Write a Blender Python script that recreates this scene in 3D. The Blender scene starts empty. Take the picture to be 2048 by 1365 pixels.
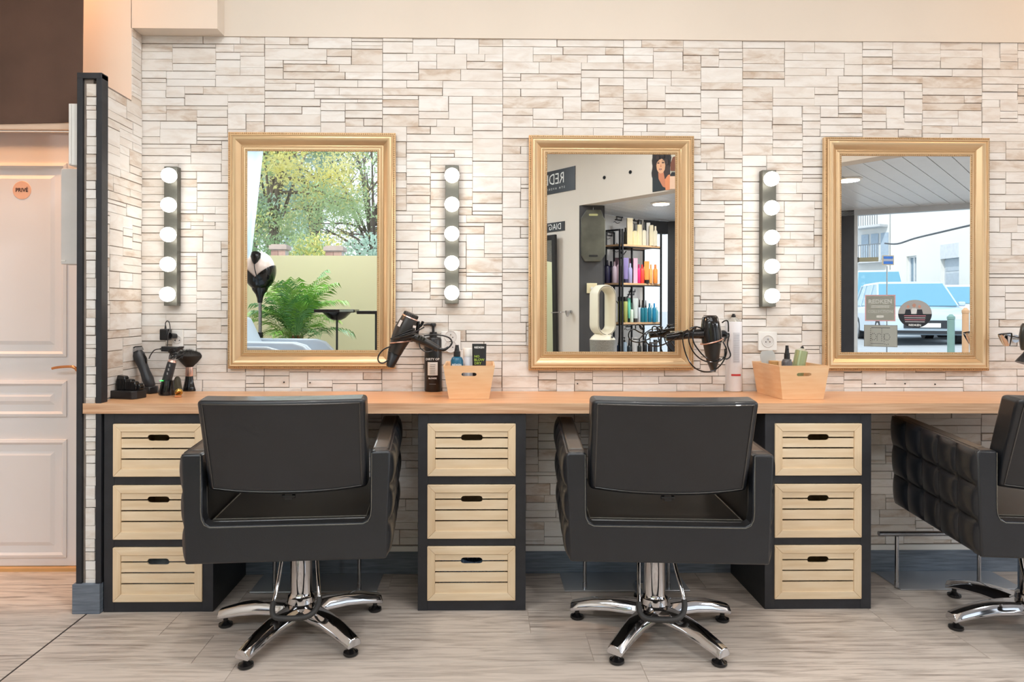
import bpy, math, random
from mathutils import Vector, Matrix, Euler
random.seed(7)
scene = bpy.context.scene
COL = scene.collection
PI = math.pi

def S(r, g, b):
    def f(c):
        c /= 255.0
        return c / 12.92 if c <= .04045 else ((c + .055) / 1.055) ** 2.4
    return (f(r), f(g), f(b), 1.0)

# ---------------------------------------------------------------- camera
F = 1365.0; YAW = .015; ROLL = .002; CAMY = -2.84; CAMZ = 1.104
PPX, PPY = 985.5, 615.0
cd = bpy.data.cameras.new('camera'); cam = bpy.data.objects.new('camera', cd); COL.objects.link(cam)
RM = Euler((PI/2, 0, -YAW)).to_matrix() @ Matrix.Rotation(ROLL, 3, 'Z')
cam.matrix_world = Matrix.Translation((0, CAMY, CAMZ)) @ RM.to_4x4()
cd.sensor_fit = 'HORIZONTAL'; cd.sensor_width = 36; cd.lens = 36 * F / 2048
cd.shift_x = (1024 - PPX) / 2048; cd.shift_y = (PPY - 682.5) / 2048
cd.clip_start = .05; cd.clip_end = 400
scene.camera = cam

# ---------------------------------------------------------------- view, sky, sun, ceiling lamps, fill lamps
scene.view_settings.view_transform = 'Standard'; scene.view_settings.look = 'None'
scene.view_settings.gamma = 1; scene.view_settings.use_curve_mapping = False
scene.view_settings.exposure = 0.0
try:
    scene.cycles.max_bounces = 10; scene.cycles.diffuse_bounces = 5; scene.cycles.glossy_bounces = 6
    scene.cycles.transmission_bounces = 6; scene.cycles.transparent_max_bounces = 16
    scene.cycles.caustics_reflective = False; scene.cycles.caustics_refractive = False
    scene.cycles.sample_clamp_indirect = 6
except Exception: pass
w = bpy.data.worlds.new('sky'); scene.world = w; w.use_nodes = True
nt = w.node_tree; bg = nt.nodes['Background']
tc = nt.nodes.new('ShaderNodeTexCoord'); sx = nt.nodes.new('ShaderNodeSeparateXYZ')
rp = nt.nodes.new('ShaderNodeValToRGB')
nt.links.new(tc.outputs['Generated'], sx.inputs[0]); nt.links.new(sx.outputs['Z'], rp.inputs[0])
rp.color_ramp.elements[0].color = (.90, .96, 1.0, 1); rp.color_ramp.elements[1].color = (.60, .78, 1.0, 1)
nt.links.new(rp.outputs[0], bg.inputs[0]); bg.inputs[1].default_value = 1.7
sd = bpy.data.lights.new('sun', 'SUN'); sd.energy = 3.0; sd.angle = .01; sd.color = (1, .96, .88)
so = bpy.data.objects.new('sun', sd); COL.objects.link(so)
so.rotation_euler = (Vector((0, 0, 0)) - Vector((-.38, .50, .75))).to_track_quat('-Z', 'Y').to_euler()

def lamp(name, loc, size, power, color, rot=(0, 0, 0), sy=None):
    l = bpy.data.lights.new(name, 'AREA'); l.shape = 'RECTANGLE' if sy else 'DISK'; l.size = size
    if sy: l.size_y = sy
    l.energy = power; l.color = color
    o = bpy.data.objects.new(name, l); o.location = loc; o.rotation_euler = rot; COL.objects.link(o); return o
WARM = (1, .90, .78); NEUT = (1, .98, .955)
COOL = (.86, .93, 1.0)
SPOTS = [(-.66, -1.06, 11), (.52, -1.06, 11), (1.80, -1.10, 10)]
for i, (x, y, p) in enumerate(SPOTS):
    lamp('ceiling_lamp', (x, y, 2.865), .11, p, NEUT)
lamp('ceiling_lamp', (-1.98, -.18, 2.80), .10, 34, (1, .50, .22))
lamp('ceiling_lamp', (2.75, -.55, 2.865), .14, 6, (1, .66, .40))
# added fill lamps, no fixtures: one mid-salon, cooler daylight fill towards the windows and alcove
lamp('fill_lamp', (-.2, -1.95, 2.865), 2.8, 22, NEUT, sy=.6)
lamp('fill_lamp', (-1.7, -3.8, 2.865), 2.4, 74, COOL, sy=.7)
lamp('fill_lamp', (.7, -2.6, 2.865), 1.6, 16, COOL, sy=.6)
lamp('fill_lamp', (4.9, -1.7, 2.10), 1.0, 100, COOL, sy=1.0)

# light portals in the two shop windows (they only guide the sampling of the sky)
for loc, sx_, sy_, rz in (((-1.5, -4.60, 1.35), 3.4, 2.6, 0), ((3.95, -4.2, 1.1), 4.0, 2.0, .586)):
    o = lamp('window_portal', loc, sx_, 1, (1, 1, 1), (PI/2, 0, rz), sy_)
    try: o.data.cycles.is_portal = True
    except Exception: pass

# ---------------------------------------------------------------- pixel helpers (2048 x 1365)
CAMP = Vector((0, CAMY, CAMZ)); YM = -.020
def ray(px, py): return RM @ Vector(((px - PPX) / F, -(py - PPY) / F, -1))
def at_y(px, py, y):
    d = ray(px, py); return CAMP + d * ((y - CAMY) / d.y)
def at_z(px, py, z):
    d = ray(px, py); return CAMP + d * ((z - CAMZ) / d.z)
def mir(px, py, dt):
    p = at_y(px, py, CAMY + dt); return Vector((p.x, 2 * YM - p.y, p.z))
def mirp(px, py, p0, u):
    d = ray(px, py); d = Vector((d.x, -d.y, d.z)); c = Vector((0, 2 * YM - CAMY, CAMZ))
    # 2-D intersection with the vertical plane through p0 along u
    den = d.x * u[1] - d.y * u[0]
    t = ((p0[0] - c.x) * u[1] - (p0[1] - c.y) * u[0]) / den
    return c + d * t

# ---------------------------------------------------------------- materials
MC = {}
def mat(key, rgb, rough=.5, metal=0.0, var=.06, vs=9.0, bump=0.0, bs=60.0, stretch=(1, 1, 1), coat=0.0, spec=.5, emit=None, es=0, second=None, detail=4):
    if key in MC: return MC[key]
    m = bpy.data.materials.new(key); m.use_nodes = True; n = m.node_tree.nodes; L = m.node_tree.links
    b = n['Principled BSDF']; c = S(*rgb)
    b.inputs['Roughness'].default_value = rough; b.inputs['Metallic'].default_value = metal
    b.inputs['Coat Weight'].default_value = coat; b.inputs['Specular IOR Level'].default_value = spec
    t = n.new('ShaderNodeTexCoord'); mp = n.new('ShaderNodeMapping'); mp.inputs['Scale'].default_value = stretch
    L.new(t.outputs['Object'], mp.inputs[0])
    nz = n.new('ShaderNodeTexNoise'); nz.inputs['Scale'].default_value = vs; nz.inputs['Detail'].default_value = detail
    L.new(mp.outputs[0], nz.inputs['Vector'])
    cr = n.new('ShaderNodeValToRGB'); cr.color_ramp.elements[0].position = .3; cr.color_ramp.elements[1].position = .7
    c2 = S(*second) if second else tuple(min(1, v * (1 + var)) for v in c[:3]) + (1,)
    c1 = c if second else tuple(v * (1 - var) for v in c[:3]) + (1,)
    cr.color_ramp.elements[0].color = c1; cr.color_ramp.elements[1].color = c2
    L.new(nz.outputs['Fac'], cr.inputs[0]); L.new(cr.outputs[0], b.inputs['Base Color'])
    if bump:
        n2 = n.new('ShaderNodeTexNoise'); n2.inputs['Scale'].default_value = bs; n2.inputs['Detail'].default_value = 3
        L.new(mp.outputs[0], n2.inputs['Vector'])
        bp = n.new('ShaderNodeBump'); bp.inputs['Strength'].default_value = bump; bp.inputs['Distance'].default_value = .002
        L.new(n2.outputs['Fac'], bp.inputs['Height']); L.new(bp.outputs[0], b.inputs['Normal'])
    if emit:
        b.inputs['Emission Color'].default_value = S(*emit); b.inputs['Emission Strength'].default_value = es
    MC[key] = m; return m
def tone_mat(key, base, dark, stain, stretch, vs, rough, bump=.3, sat=.9, spec=.4):
    """surface of many pieces: attribute 'tone' (r: lightness, g: how stained, b: offset of the grain)"""
    m = bpy.data.materials.new(key); m.use_nodes = True; n = m.node_tree.nodes; L = m.node_tree.links
    b = n['Principled BSDF']; b.inputs['Roughness'].default_value = rough; b.inputs['Specular IOR Level'].default_value = spec
    at = n.new('ShaderNodeAttribute'); at.attribute_name = 'tone'; sp = n.new('ShaderNodeSeparateColor'); L.new(at.outputs['Color'], sp.inputs[0])
    g = n.new('ShaderNodeNewGeometry'); mp = n.new('ShaderNodeMapping'); mp.inputs['Scale'].default_value = stretch
    ad = n.new('ShaderNodeVectorMath'); ad.operation = 'ADD'; L.new(g.outputs['Position'], ad.inputs[0])
    cx = n.new('ShaderNodeCombineXYZ'); mu = n.new('ShaderNodeMath'); mu.operation = 'MULTIPLY'; mu.inputs[1].default_value = 37
    L.new(sp.outputs[2], mu.inputs[0]); L.new(mu.outputs[0], cx.inputs[0]); L.new(mu.outputs[0], cx.inputs[2]); L.new(cx.outputs[0], ad.inputs[1])
    L.new(ad.outputs[0], mp.inputs[0])
    nz = n.new('ShaderNodeTexNoise'); nz.inputs['Scale'].default_value = vs; nz.inputs['Detail'].default_value = 7; nz.inputs['Roughness'].default_value = .62
    nz.inputs['Distortion'].default_value = .5
    L.new(mp.outputs[0], nz.inputs['Vector'])
    # light/dark per piece
    m1 = n.new('ShaderNodeMix'); m1.data_type = 'RGBA'; m1.inputs[6].default_value = S(*dark); m1.inputs[7].default_value = S(*base)
    L.new(sp.outputs[0], m1.inputs[0])
    # stains follow the noise
    r = n.new('ShaderNodeMapRange'); r.inputs[1].default_value = .44; r.inputs[2].default_value = .70; L.new(nz.outputs['Fac'], r.inputs[0])
    mm = n.new('ShaderNodeMath'); mm.operation = 'MULTIPLY'; L.new(r.outputs[0], mm.inputs[0]); L.new(sp.outputs[1], mm.inputs[1])
    m2 = n.new('ShaderNodeMix'); m2.data_type = 'RGBA'; L.new(mm.outputs[0], m2.inputs[0]); L.new(m1.outputs[2], m2.inputs[6]); m2.inputs[7].default_value = S(*stain)
    L.new(m2.outputs[2], b.inputs['Base Color'])
    bp = n.new('ShaderNodeBump'); bp.inputs['Strength'].default_value = bump; bp.inputs['Distance'].default_value = .003
    L.new(nz.outputs['Fac'], bp.inputs['Height']); L.new(bp.outputs[0], b.inputs['Normal'])
    return m
def glass_mat(key, tint=(1, 1, 1), refl=.12, rough=.0):
    m = bpy.data.materials.new(key); m.use_nodes = True; n = m.node_tree.nodes; L = m.node_tree.links
    out = n['Material Output']; n.remove(n['Principled BSDF'])
    t = n.new('ShaderNodeBsdfTransparent'); t.inputs[0].default_value = (*tint, 1)
    gl = n.new('ShaderNodeBsdfGlossy'); gl.inputs['Roughness'].default_value = rough; gl.inputs[0].default_value = (1, 1, 1, 1)
    fr = n.new('ShaderNodeLayerWeight'); fr.inputs[0].default_value = refl
    mx = n.new('ShaderNodeMixShader'); L.new(fr.outputs['Fresnel'], mx.inputs[0]); L.new(t.outputs[0], mx.inputs[1]); L.new(gl.outputs[0], mx.inputs[2])
    L.new(mx.outputs[0], out.inputs[0]); return m
def film_mat(key, rgb):
    m = bpy.data.materials.new(key); m.use_nodes = True; n = m.node_tree.nodes; L = m.node_tree.links
    out = n['Material Output']; b = n['Principled BSDF']; b.inputs['Base Color'].default_value = S(*rgb); b.inputs['Roughness'].default_value = .35
    nz = n.new('ShaderNodeTexNoise'); nz.inputs['Scale'].default_value = 1.2
    cr = n.new('ShaderNodeValToRGB'); c = S(*rgb); cr.color_ramp.elements[0].color = tuple(v * .9 for v in c[:3]) + (1,); cr.color_ramp.elements[1].color = c
    t = n.new('ShaderNodeBsdfTranslucent'); L.new(nz.outputs['Fac'], cr.inputs[0]); L.new(cr.outputs[0], t.inputs[0]); L.new(cr.outputs[0], b.inputs['Base Color'])
    mx = n.new('ShaderNodeMixShader'); mx.inputs[0].default_value = .6; L.new(b.outputs[0], mx.inputs[1]); L.new(t.outputs[0], mx.inputs[2])
    L.new(mx.outputs[0], out.inputs[0]); return m
def C(r, g, b, rough=.45, metal=0.0, **k):
    return mat('c_%d_%d_%d_%d_%d' % (r, g, b, rough * 100, metal * 100), (r, g, b), rough, metal, **k)

LEATHER = mat('black_leather', (24, 27, 32), .37, var=.12, vs=14, bump=.2, bs=420, spec=.5, coat=.15)
LEATHER2 = mat('warm_black_leather', (42, 40, 37), .32, var=.15, vs=8, bump=.2, bs=380, spec=.8, coat=.35)  # warmer, lighter and glossier than the leather of rear and sides
STITCH = mat('grey_stitching', (120, 116, 106), .7, var=.2, vs=300)
CHROME = mat('chrome', (205, 205, 208), .07, 1.0, var=.04)
STEEL = mat('brushed_steel', (176, 178, 182), .24, 1.0, var=.08, vs=60, stretch=(1, 1, 30), bump=.05)
RUBBER = mat('dark_rubber', (52, 50, 49), .6, var=.1, bump=.2, bs=200)
BLACKP = mat('black_plastic', (26, 26, 28), .34, var=.1, vs=20, bump=.05, bs=300)
BLACKG = mat('glossy_black_plastic', (20, 19, 20), .12, var=.15, vs=15)
BPAINT = mat('black_painted_wood', (36, 37, 42), .55, var=.22, vs=18, bump=.25, bs=90)
PINE = mat('pale_pine', (236, 216, 186), .55, vs=5, stretch=(1, 3, 14), second=(222, 196, 160), bump=.12, bs=40, detail=7)
PINEV = mat('pale_pine_upright', (236, 214, 182), .55, vs=5, stretch=(14, 3, 1), second=(221, 193, 155), bump=.12, bs=40, detail=7)
BAMBOO = mat('bamboo', (231, 196, 156), .45, vs=7, stretch=(1, 1.5, 9), second=(222, 176, 130), bump=.05, bs=60)
WORKTOP = mat('oak_worktop', (226, 176, 132), .34, vs=4.5, stretch=(1, 9, 22), second=(204, 150, 106), bump=.06, bs=30, detail=8, spec=.5)
WORKEDGE = mat('oak_worktop_edge', (222, 186, 152), .5, vs=4.5, stretch=(1, 9, 26), second=(188, 142, 108), bump=.06, bs=30, detail=8)
GOLD = mat('champagne_gold', (216, 186, 146), .34, .6, vs=12, second=(213, 182, 142), bump=.05, bs=120)
GOLDD = mat('champagne_gold_beads', (204, 172, 128), .38, .6, vs=90, second=(176, 138, 92))
MIRROR = mat('silvered_glass', (240, 243, 242), .0, 1.0, var=.0)
BULB = mat('lit_opal_bulb', (255, 250, 240), .4, emit=(255, 249, 238), es=7)
PLATE = mat('anodised_dark_strip', (104, 104, 98), .45, .7, var=.05, vs=30)
WHITEP = mat('white_plastic', (232, 230, 226), .35, var=.02)
CREAM = mat('cream_plaster', (222, 212, 200), .8, var=.02, vs=3, bump=.1, bs=60)
DOORW = mat('white_door_paint', (228, 224, 224), .45, var=.015, vs=3, bump=.04, bs=40)
BASEB = mat('grey_wood_skirting', (122, 132, 144), .5, vs=8, stretch=(1, 1, 14), second=(84, 94, 107), bump=.3, bs=50, detail=8)
CURT = mat('brown_fabric', (92, 68, 56), .85, var=.2, vs=4, bump=.2, bs=300)
COPPER = mat('copper', (214, 150, 100), .25, .9)
ROSE = mat('rose_gold', (226, 186, 172), .25, .85)
STONE = tone_mat('pale_split_stone', (232, 230, 227), (220, 212, 203), (188, 167, 148), (1, 1, 3.2), 9, .78, .5)
BACKING = mat('dark_mortar', (138, 126, 116), .9, var=.15, vs=30)
PLANK = tone_mat('grey_oak_vinyl', (206, 194, 183), (177, 164, 153), (124, 111, 101), (1, 13, 13), 4.6, .42, .12)
CEILB = mat('white_lacquered_board', (226, 230, 234), .35, var=.02)
GLASS = glass_mat('window_glass')
ANTHR = mat('anthracite_frame', (44, 46, 52), .4, var=.12, vs=12)

# ---------------------------------------------------------------- mesh builder
def tag(o, label=None, cat=None, group=None, kind=None):
    if label: o['label'] = label
    if cat: o['category'] = cat
    if group: o['group'] = group
    if kind: o['kind'] = kind
    return o
def thing(name, label, cat, loc=(0, 0, 0), rz=0, group=None):
    o = bpy.data.objects.new(name, None); o.empty_display_size = .05; COL.objects.link(o)
    o.location = loc; o.rotation_euler = (0, 0, rz); return tag(o, label, cat, group)
def smooth_path(pts, n=6, closed=False):
    pts = [Vector(p) for p in pts]; out = []; N = len(pts)
    rng = range(N if closed else N - 1)
    for i in rng:
        if closed: a, b, c, d = pts[(i-1) % N], pts[i], pts[(i+1) % N], pts[(i+2) % N]
        else: a, b, c, d = pts[max(i-1, 0)], pts[i], pts[i+1], pts[min(i+2, N-1)]
        for k in range(n):
            t = k / n
            out.append(.5 * ((2*b) + (c-a)*t + (2*a-5*b+4*c-d)*t*t + (3*b-a-3*c+d)*t*t*t))
    if not closed: out.append(pts[-1])
    return out
class B:
    def __init__(s): s.v = []; s.f = []; s.mi = []; s.M = None; s.cur = 0
    def add(s, vs, fs):
        o = len(s.v)
        for p in vs:
            p = Vector(p)
            if s.M is not None: p = s.M @ p
            s.v.append(p)
        for f in fs: s.f.append(tuple(i + o for i in f)); s.mi.append(s.cur)
        return s
    def box(s, c, d, r=None):
        x, y, z = d[0]/2, d[1]/2, d[2]/2; c = Vector(c)
        vs = [Vector((a*x, b*y, e*z)) for a in (-1, 1) for b in (-1, 1) for e in (-1, 1)]
        if r is not None:
            R = r if isinstance(r, Matrix) else Euler(r).to_matrix(); vs = [R @ q for q in vs]
        return s.add([c + q for q in vs], [(0, 1, 3, 2), (4, 6, 7, 5), (0, 4, 5, 1), (2, 3, 7, 6), (0, 2, 6, 4), (1, 5, 7, 3)])
    def bb(s, a, b):
        a = Vector(a); b = Vector(b); return s.box((a + b) / 2, [abs(b[i] - a[i]) for i in range(3)])
    def hexa(s, lo, hi):   # two quads (lists of 4 points) joined
        return s.add(list(lo) + list(hi), [(3, 2, 1, 0), (4, 5, 6, 7), (0, 1, 5, 4), (1, 2, 6, 5), (2, 3, 7, 6), (3, 0, 4, 7)])
    def lathe(s, p0, p1, prof, seg=24, caps=True):
        """prof: list of (t along p0->p1, radius)"""
        p0 = Vector(p0); p1 = Vector(p1); ax = (p1 - p0); L = ax.length; a = ax.normalized()
        u = a.orthogonal().normalized() if abs(a.z) < .999 else Vector((1, 0, 0)); w_ = a.cross(u)
        vs = []; fs = []
        for (t, r) in prof:
            for k in range(seg):
                q = 2*PI*k/seg; vs.append(p0 + ax*t + (u*math.cos(q) + w_*math.sin(q))*r)
        for i in range(len(prof)-1):
            for k in range(seg):
                k2 = (k+1) % seg; fs.append((i*seg+k, i*seg+k2, (i+1)*seg+k2, (i+1)*seg+k))
        if caps:
            fs.append(tuple(reversed(range(seg)))); fs.append(tuple(range((len(prof)-1)*seg, len(prof)*seg)))
        return s.add(vs, fs)
    def cyl(s, p0, p1, r, r2=None, seg=20): return s.lathe(p0, p1, [(0, r), (1, r if r2 is None else r2)], seg)
    def sph(s, c, r, seg=16, ring=10):
        if not hasattr(r, '__len__'): r = (r, r, r)
        c = Vector(c); vs = []; fs = []
        for i in range(ring+1):
            th = PI*i/ring
            for k in range(seg):
                q = 2*PI*k/seg; vs.append(c + Vector((r[0]*math.sin(th)*math.cos(q), r[1]*math.sin(th)*math.sin(q), r[2]*math.cos(th))))
        for i in range(ring):
            for k in range(seg):
                k2 = (k+1) % seg; fs.append((i*seg+k, (i+1)*seg+k, (i+1)*seg+k2, i*seg+k2))
        return s.add(vs, fs)
    def tube(s, pts, r, seg=8, closed=False, sec=None):
        pts = [Vector(p) for p in pts]; N = len(pts); vs = []; fs = []
        rad = r if hasattr(r, '__len__') else [r]*N
        T = []
        for i in range(N):
            a = pts[(i-1) % N] if (closed or i > 0) else pts[0]; b = pts[(i+1) % N] if (closed or i < N-1) else pts[-1]
            T.append((b-a).normalized() if (b-a).length > 1e-9 else Vector((0, 0, 1)))
        u = T[0].orthogonal().normalized()
        for i in range(N):
            u = (u - T[i]*u.dot(T[i]));
            u = u.normalized() if u.length > 1e-6 else T[i].orthogonal().normalized()
            w_ = T[i].cross(u)
            for k in range(seg):
                q = 2*PI*k/seg; vs.append(pts[i] + (u*math.cos(q)+w_*math.sin(q))*rad[i])
        for i in range(N if closed else N-1):
            j = (i+1) % N
            for k in range(seg):
                k2 = (k+1) % seg; fs.append((i*seg+k, i*seg+k2, j*seg+k2, j*seg+k))
        if not closed: fs.append(tuple(reversed(range(seg)))); fs.append(tuple(range((N-1)*seg, N*seg)))
        return s.add(vs, fs)
    def prism(s, poly, h, fn):
        """poly: 2-D points, extruded 0..h; fn(a,b,t) -> 3-D"""
        n = len(poly); vs = [fn(a, b, 0) for a, b in poly] + [fn(a, b, h) for a, b in poly]
        fs = [tuple(range(n)), tuple(reversed(range(n, 2*n)))] + [(i, n+i, n+(i+1) % n, (i+1) % n) for i in range(n)]
        return s.add(vs, fs)
    def grid(s, nu, nv, fn, closed_u=False):
        vs = [fn(i/(nu if closed_u else nu), j/nv) for j in range(nv+1) for i in range(nu if closed_u else nu+1)]
        W = nu if closed_u else nu+1
        fs = [(j*W+i, j*W+(i+1) % W, (j+1)*W+(i+1) % W, (j+1)*W+i) for j in range(nv) for i in range(nu)]
        return s.add(vs, fs)
    def slab(s, nu, nv, front, back):
        """closed curved slab between two surfaces of (u,v)"""
        W = nu+1; H = nv+1
        vs = [front(i/nu, j/nv) for j in range(H) for i in range(W)] + [back(i/nu, j/nv) for j in range(H) for i in range(W)]
        o = W*H; fs = []
        for j in range(nv):
            for i in range(nu):
                a = j*W+i; fs.append((a, a+1, a+W+1, a+W)); fs.append((o+a, o+a+W, o+a+W+1, o+a+1))
        for i in range(nu):
            a = i; fs.append((a, o+a, o+a+1, a+1)); a = nv*W+i; fs.append((a, a+1, o+a+1, o+a))
        for j in range(nv):
            a = j*W; fs.append((a, a+W, o+a+W, o+a)); a = j*W+nu; fs.append((a, o+a, o+a+W, a+W))
        return s.add(vs, fs)
    def build(s, name, m, parent=None, smooth=True, bevel=0, seg=2, label=None, kind=None, fix=True, sub=0, solid=0, world=False):
        me = bpy.data.meshes.new(name); me.from_pydata([tuple(p) for p in s.v], [], s.f)
        ms = m if isinstance(m, (list, tuple)) else [m]
        for q in ms: me.materials.append(q)
        if len(ms) > 1: me.polygons.foreach_set('material_index', s.mi)
        if fix:
            import bmesh
            bm = bmesh.new(); bm.from_mesh(me); bmesh.ops.recalc_face_normals(bm, faces=bm.faces); bm.to_mesh(me); bm.free()
        if smooth:
            me.polygons.foreach_set('use_smooth', [True]*len(me.polygons)); me.set_sharp_from_angle(angle=math.radians(38))
        o = bpy.data.objects.new(name, me); COL.objects.link(o)
        if parent is not None:
            o.parent = parent
            if world:   # vertices were given in world space: bring them into the parent's frame
                pm = parent
                Mx = Matrix.Identity(4)
                while pm is not None: Mx = (Matrix.Translation(pm.location) @ pm.rotation_euler.to_matrix().to_4x4()) @ Mx; pm = pm.parent
                me.transform(Mx.inverted())
        if bevel:
            bv = o.modifiers.new('bevel', 'BEVEL'); bv.width = bevel; bv.segments = seg; bv.limit_method = 'ANGLE'; bv.angle_limit = math.radians(40)
        if sub:
            sb = o.modifiers.new('sub', 'SUBSURF'); sb.levels = sub; sb.render_levels = sub
        if label: o['label'] = label
        if kind: o['kind'] = kind
        return o
def kids(o): return [c for c in COL.objects if c.parent == o]
def copy_tree(o, parent=None):
    c = o.copy(); COL.objects.link(c); c.parent = parent
    for ch in CH.get(o.name, []): copy_tree(ch, c)
    return c
CH = {}
def index_children():
    CH.clear()
    for o in COL.objects:
        if o.parent: CH.setdefault(o.parent.name, []).append(o)
def text(name, s, size, org, xd, zd, m, parent, depth=.0006, align='CENTER', label=None, squash=1.0, bold=0.0, world=False, spacing=1.0):
    cu = bpy.data.curves.new('t', 'FONT'); cu.body = s; cu.size = size; cu.align_x = align; cu.align_y = 'CENTER'; cu.offset = bold
    cu.space_character = spacing; cu.resolution_u = 2
    to = bpy.data.objects.new('t', cu); COL.objects.link(to); dg = bpy.context.evaluated_depsgraph_get(); dg.update()
    me = bpy.data.meshes.new_from_object(to.evaluated_get(dg)); bpy.data.objects.remove(to)
    xd = Vector(xd).normalized(); zd = Vector(zd).normalized(); nd = xd.cross(zd)
    vs = [Vector(org) + xd*(v.co.x*squash) + zd*v.co.y for v in me.vertices]; fs = [tuple(p.vertices) for p in me.polygons]
    b = B(); off = nd*depth; b.add([v + off for v in vs], fs)
    return b.build(name, m, parent, smooth=False, label=label, fix=False, world=world)
def settone(me, tones):
    """tones: one (r,g,b) per polygon"""
    a = me.color_attributes.new('tone', 'FLOAT_COLOR', 'CORNER'); d = []
    for p, t in zip(me.polygons, tones): d += [t[0], t[1], t[2], 1]*p.loop_total
    a.data.foreach_set('color', d)
def struct(b, name, m, **k): o = b.build(name, m, None, **k); o['kind'] = 'structure'; return o
# ================================================================ THE SETTING
ZC = 2.88; XL, XR = -3.45, 6.0
CT = .756           # worktop height
# ---- back wall clad in pale split stone
xpw = at_y(166, 80, 0).x
b = B(); b.bb((xpw, 0, 0), (XR, .12, ZC)); wall = struct(b, 'wall_back', BACKING, smooth=False)
def pack(nu, nv, rnd):
    occ = [[0]*nu for _ in range(nv)]; out = []
    for j in range(nv):
        i = 0
        while i < nu:
            if occ[j][i]: i += 1; continue
            free = 0
            while i+free < nu and not occ[j][i+free]: free += 1
            r = rnd.random(); h = 1 if r < .10 else 2 if r < .74 else 3 if r < .90 else 4
            wd = rnd.choice((3, 4, 5, 6, 7, 8, 9, 10)) if h < 4 else rnd.choice((3, 4, 5))
            if free - wd < 3: wd = free
            if wd > 11: wd = free // 2
            h = min(h, nv-j)
            ok = 1
            for hh in range(1, h):
                if any(occ[j+hh][i+q] for q in range(wd)): break
                ok += 1
            h = ok
            for a_ in range(h):
                for q in range(wd): occ[j+a_][i+q] = 1
            out.append((i, j, wd, h)); i += wd
    return out
class Stones:
    """u: along the wall, v: up; fn(u, v, d) -> world point, d is how far the stone stands proud"""
    def __init__(s, fn, parent): s.fn = fn; s.parent = parent; s.items = []
    def panel(s, u0, u1, v0, v1, rnd, cu=.025, cv=.0160):
        nu = max(1, round((u1-u0)/cu)); nv = max(1, round((v1-v0)/cv)); cu = (u1-u0)/nu; cv = (v1-v0)/nv
        for (i, j, wd, h) in pack(nu, nv, rnd):
            s.items.append((u0+i*cu, u0+(i+wd)*cu, v1-(j+h)*cv, v1-j*cv, rnd.random(), rnd.random(), rnd.random(), rnd.random(), rnd.random()))
    def emit(s, hidden, nmax=300):
        its = [q for q in s.items if not hidden((q[0]+q[1])/2, (q[2]+q[3])/2, q)]
        its.sort(key=lambda q: -(q[1]-q[0])*(q[3]-q[2])); big = its[:nmax]; rest = its[nmax:]
        def geo(b, q):
            u0, u1, v0, v1, a, g1, g2, t, o = q
            gb = .0026 if g1 < .45 else .0005; gr = .0024 if g2 < .30 else .0004
            u1 -= gr; v0 += gb; d = .0035 + .0045*a; e = .0007; k = .0008*(t-.5)
            f = s.fn
            lo = [f(u0, v0, 0), f(u1, v0, 0), f(u1, v1, 0), f(u0, v1, 0)]; hi = [f(u0+e, v0+e, d+k), f(u1-e, v0+e, d-k), f(u1-e, v1-e, d), f(u0+e, v1-e, d+2*k)]
            b.hexa(lo, hi)
            dark = o < .20
            return (1-.55*t if not dark else .35*t, .25+.3*a if not dark else 1.0, o)
        def mk(name, L, kind=None):
            bb_ = B(); tn = []
            for q in L:
                t = geo(bb_, q); tn += [t]*6
            o = bb_.build(name, STONE, s.parent, smooth=False, fix=False, kind=kind); settone(o.data, tn); return o
        for q in big: mk('stone', [q])
        if rest: mk('stone_facing', rest, 'stuff')
rs = random.Random(11)
x0 = at_y(284, 500, 0).x; ztop = at_y(1000, 79, 0).z
zbot = at_y(1000, 1090, 0).z
st = Stones(lambda u, v, d: Vector((u, -d, v)), wall)
strips = [x0, at_y(530, 500, 0).x, at_y(765, 500, 0).x] + [at_y(p, 500, 0).x for p in (1005, 1246, 1484, 1723, 1962)] + [2.6]
for a_, b_ in zip(strips, strips[1:]): st.panel(a_, b_-.0006, zbot, ztop, rs)
for dz in (0, .07): pass
mrect = []
for (l, t, r, bt) in ((456, 264, 790, 738), (1058, 270, 1387, 741), (1649, 274, 1979, 742)):
    p = at_y(l, t, 0); q = at_y(r, bt, 0); mrect.append((p.x+.03, q.x-.03, q.z+.03, p.z-.03))
def hid(u, v, q):
    if u > 2.45: return True
    return any(q[0] > a and q[1] < b_ and q[2] > c and q[3] < d for a, b_, c, d in mrect)
st.emit(hid)
# plaster above the stone: bulkhead standing proud left of the joint, flush plaster on the right
xj = at_y(447, 60, -.02).x
b = B(); b.bb((x0-.02, -.012, ztop), (XR, -.001, ZC)); struct(b, 'trim_1', CREAM, smooth=False)
YB = -.085
zb1 = at_y(268, 56, YB).z; xp0 = at_y(166, 80, YB).x; xp1 = at_y(263, 120, YB).x
b = B(); b.bb((xp1-.002, YB, zb1), (xj, -.0125, ZC)); struct(b, 'trim_2', CREAM, smooth=False)
b = B(); b.bb((xp0, YB, 0), (xp1, -.0005, ZC)); pil = struct(b, 'wall_left_pier', CREAM, smooth=False)
# stones on the pier's reveal
st = Stones(lambda u, v, d: Vector((xp1+d*.6, u, v)), pil)
st.panel(YB+.001, -.012, 1.95, zb1-.001, random.Random(3)); st.emit(lambda u, v, q: False, 60)
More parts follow.
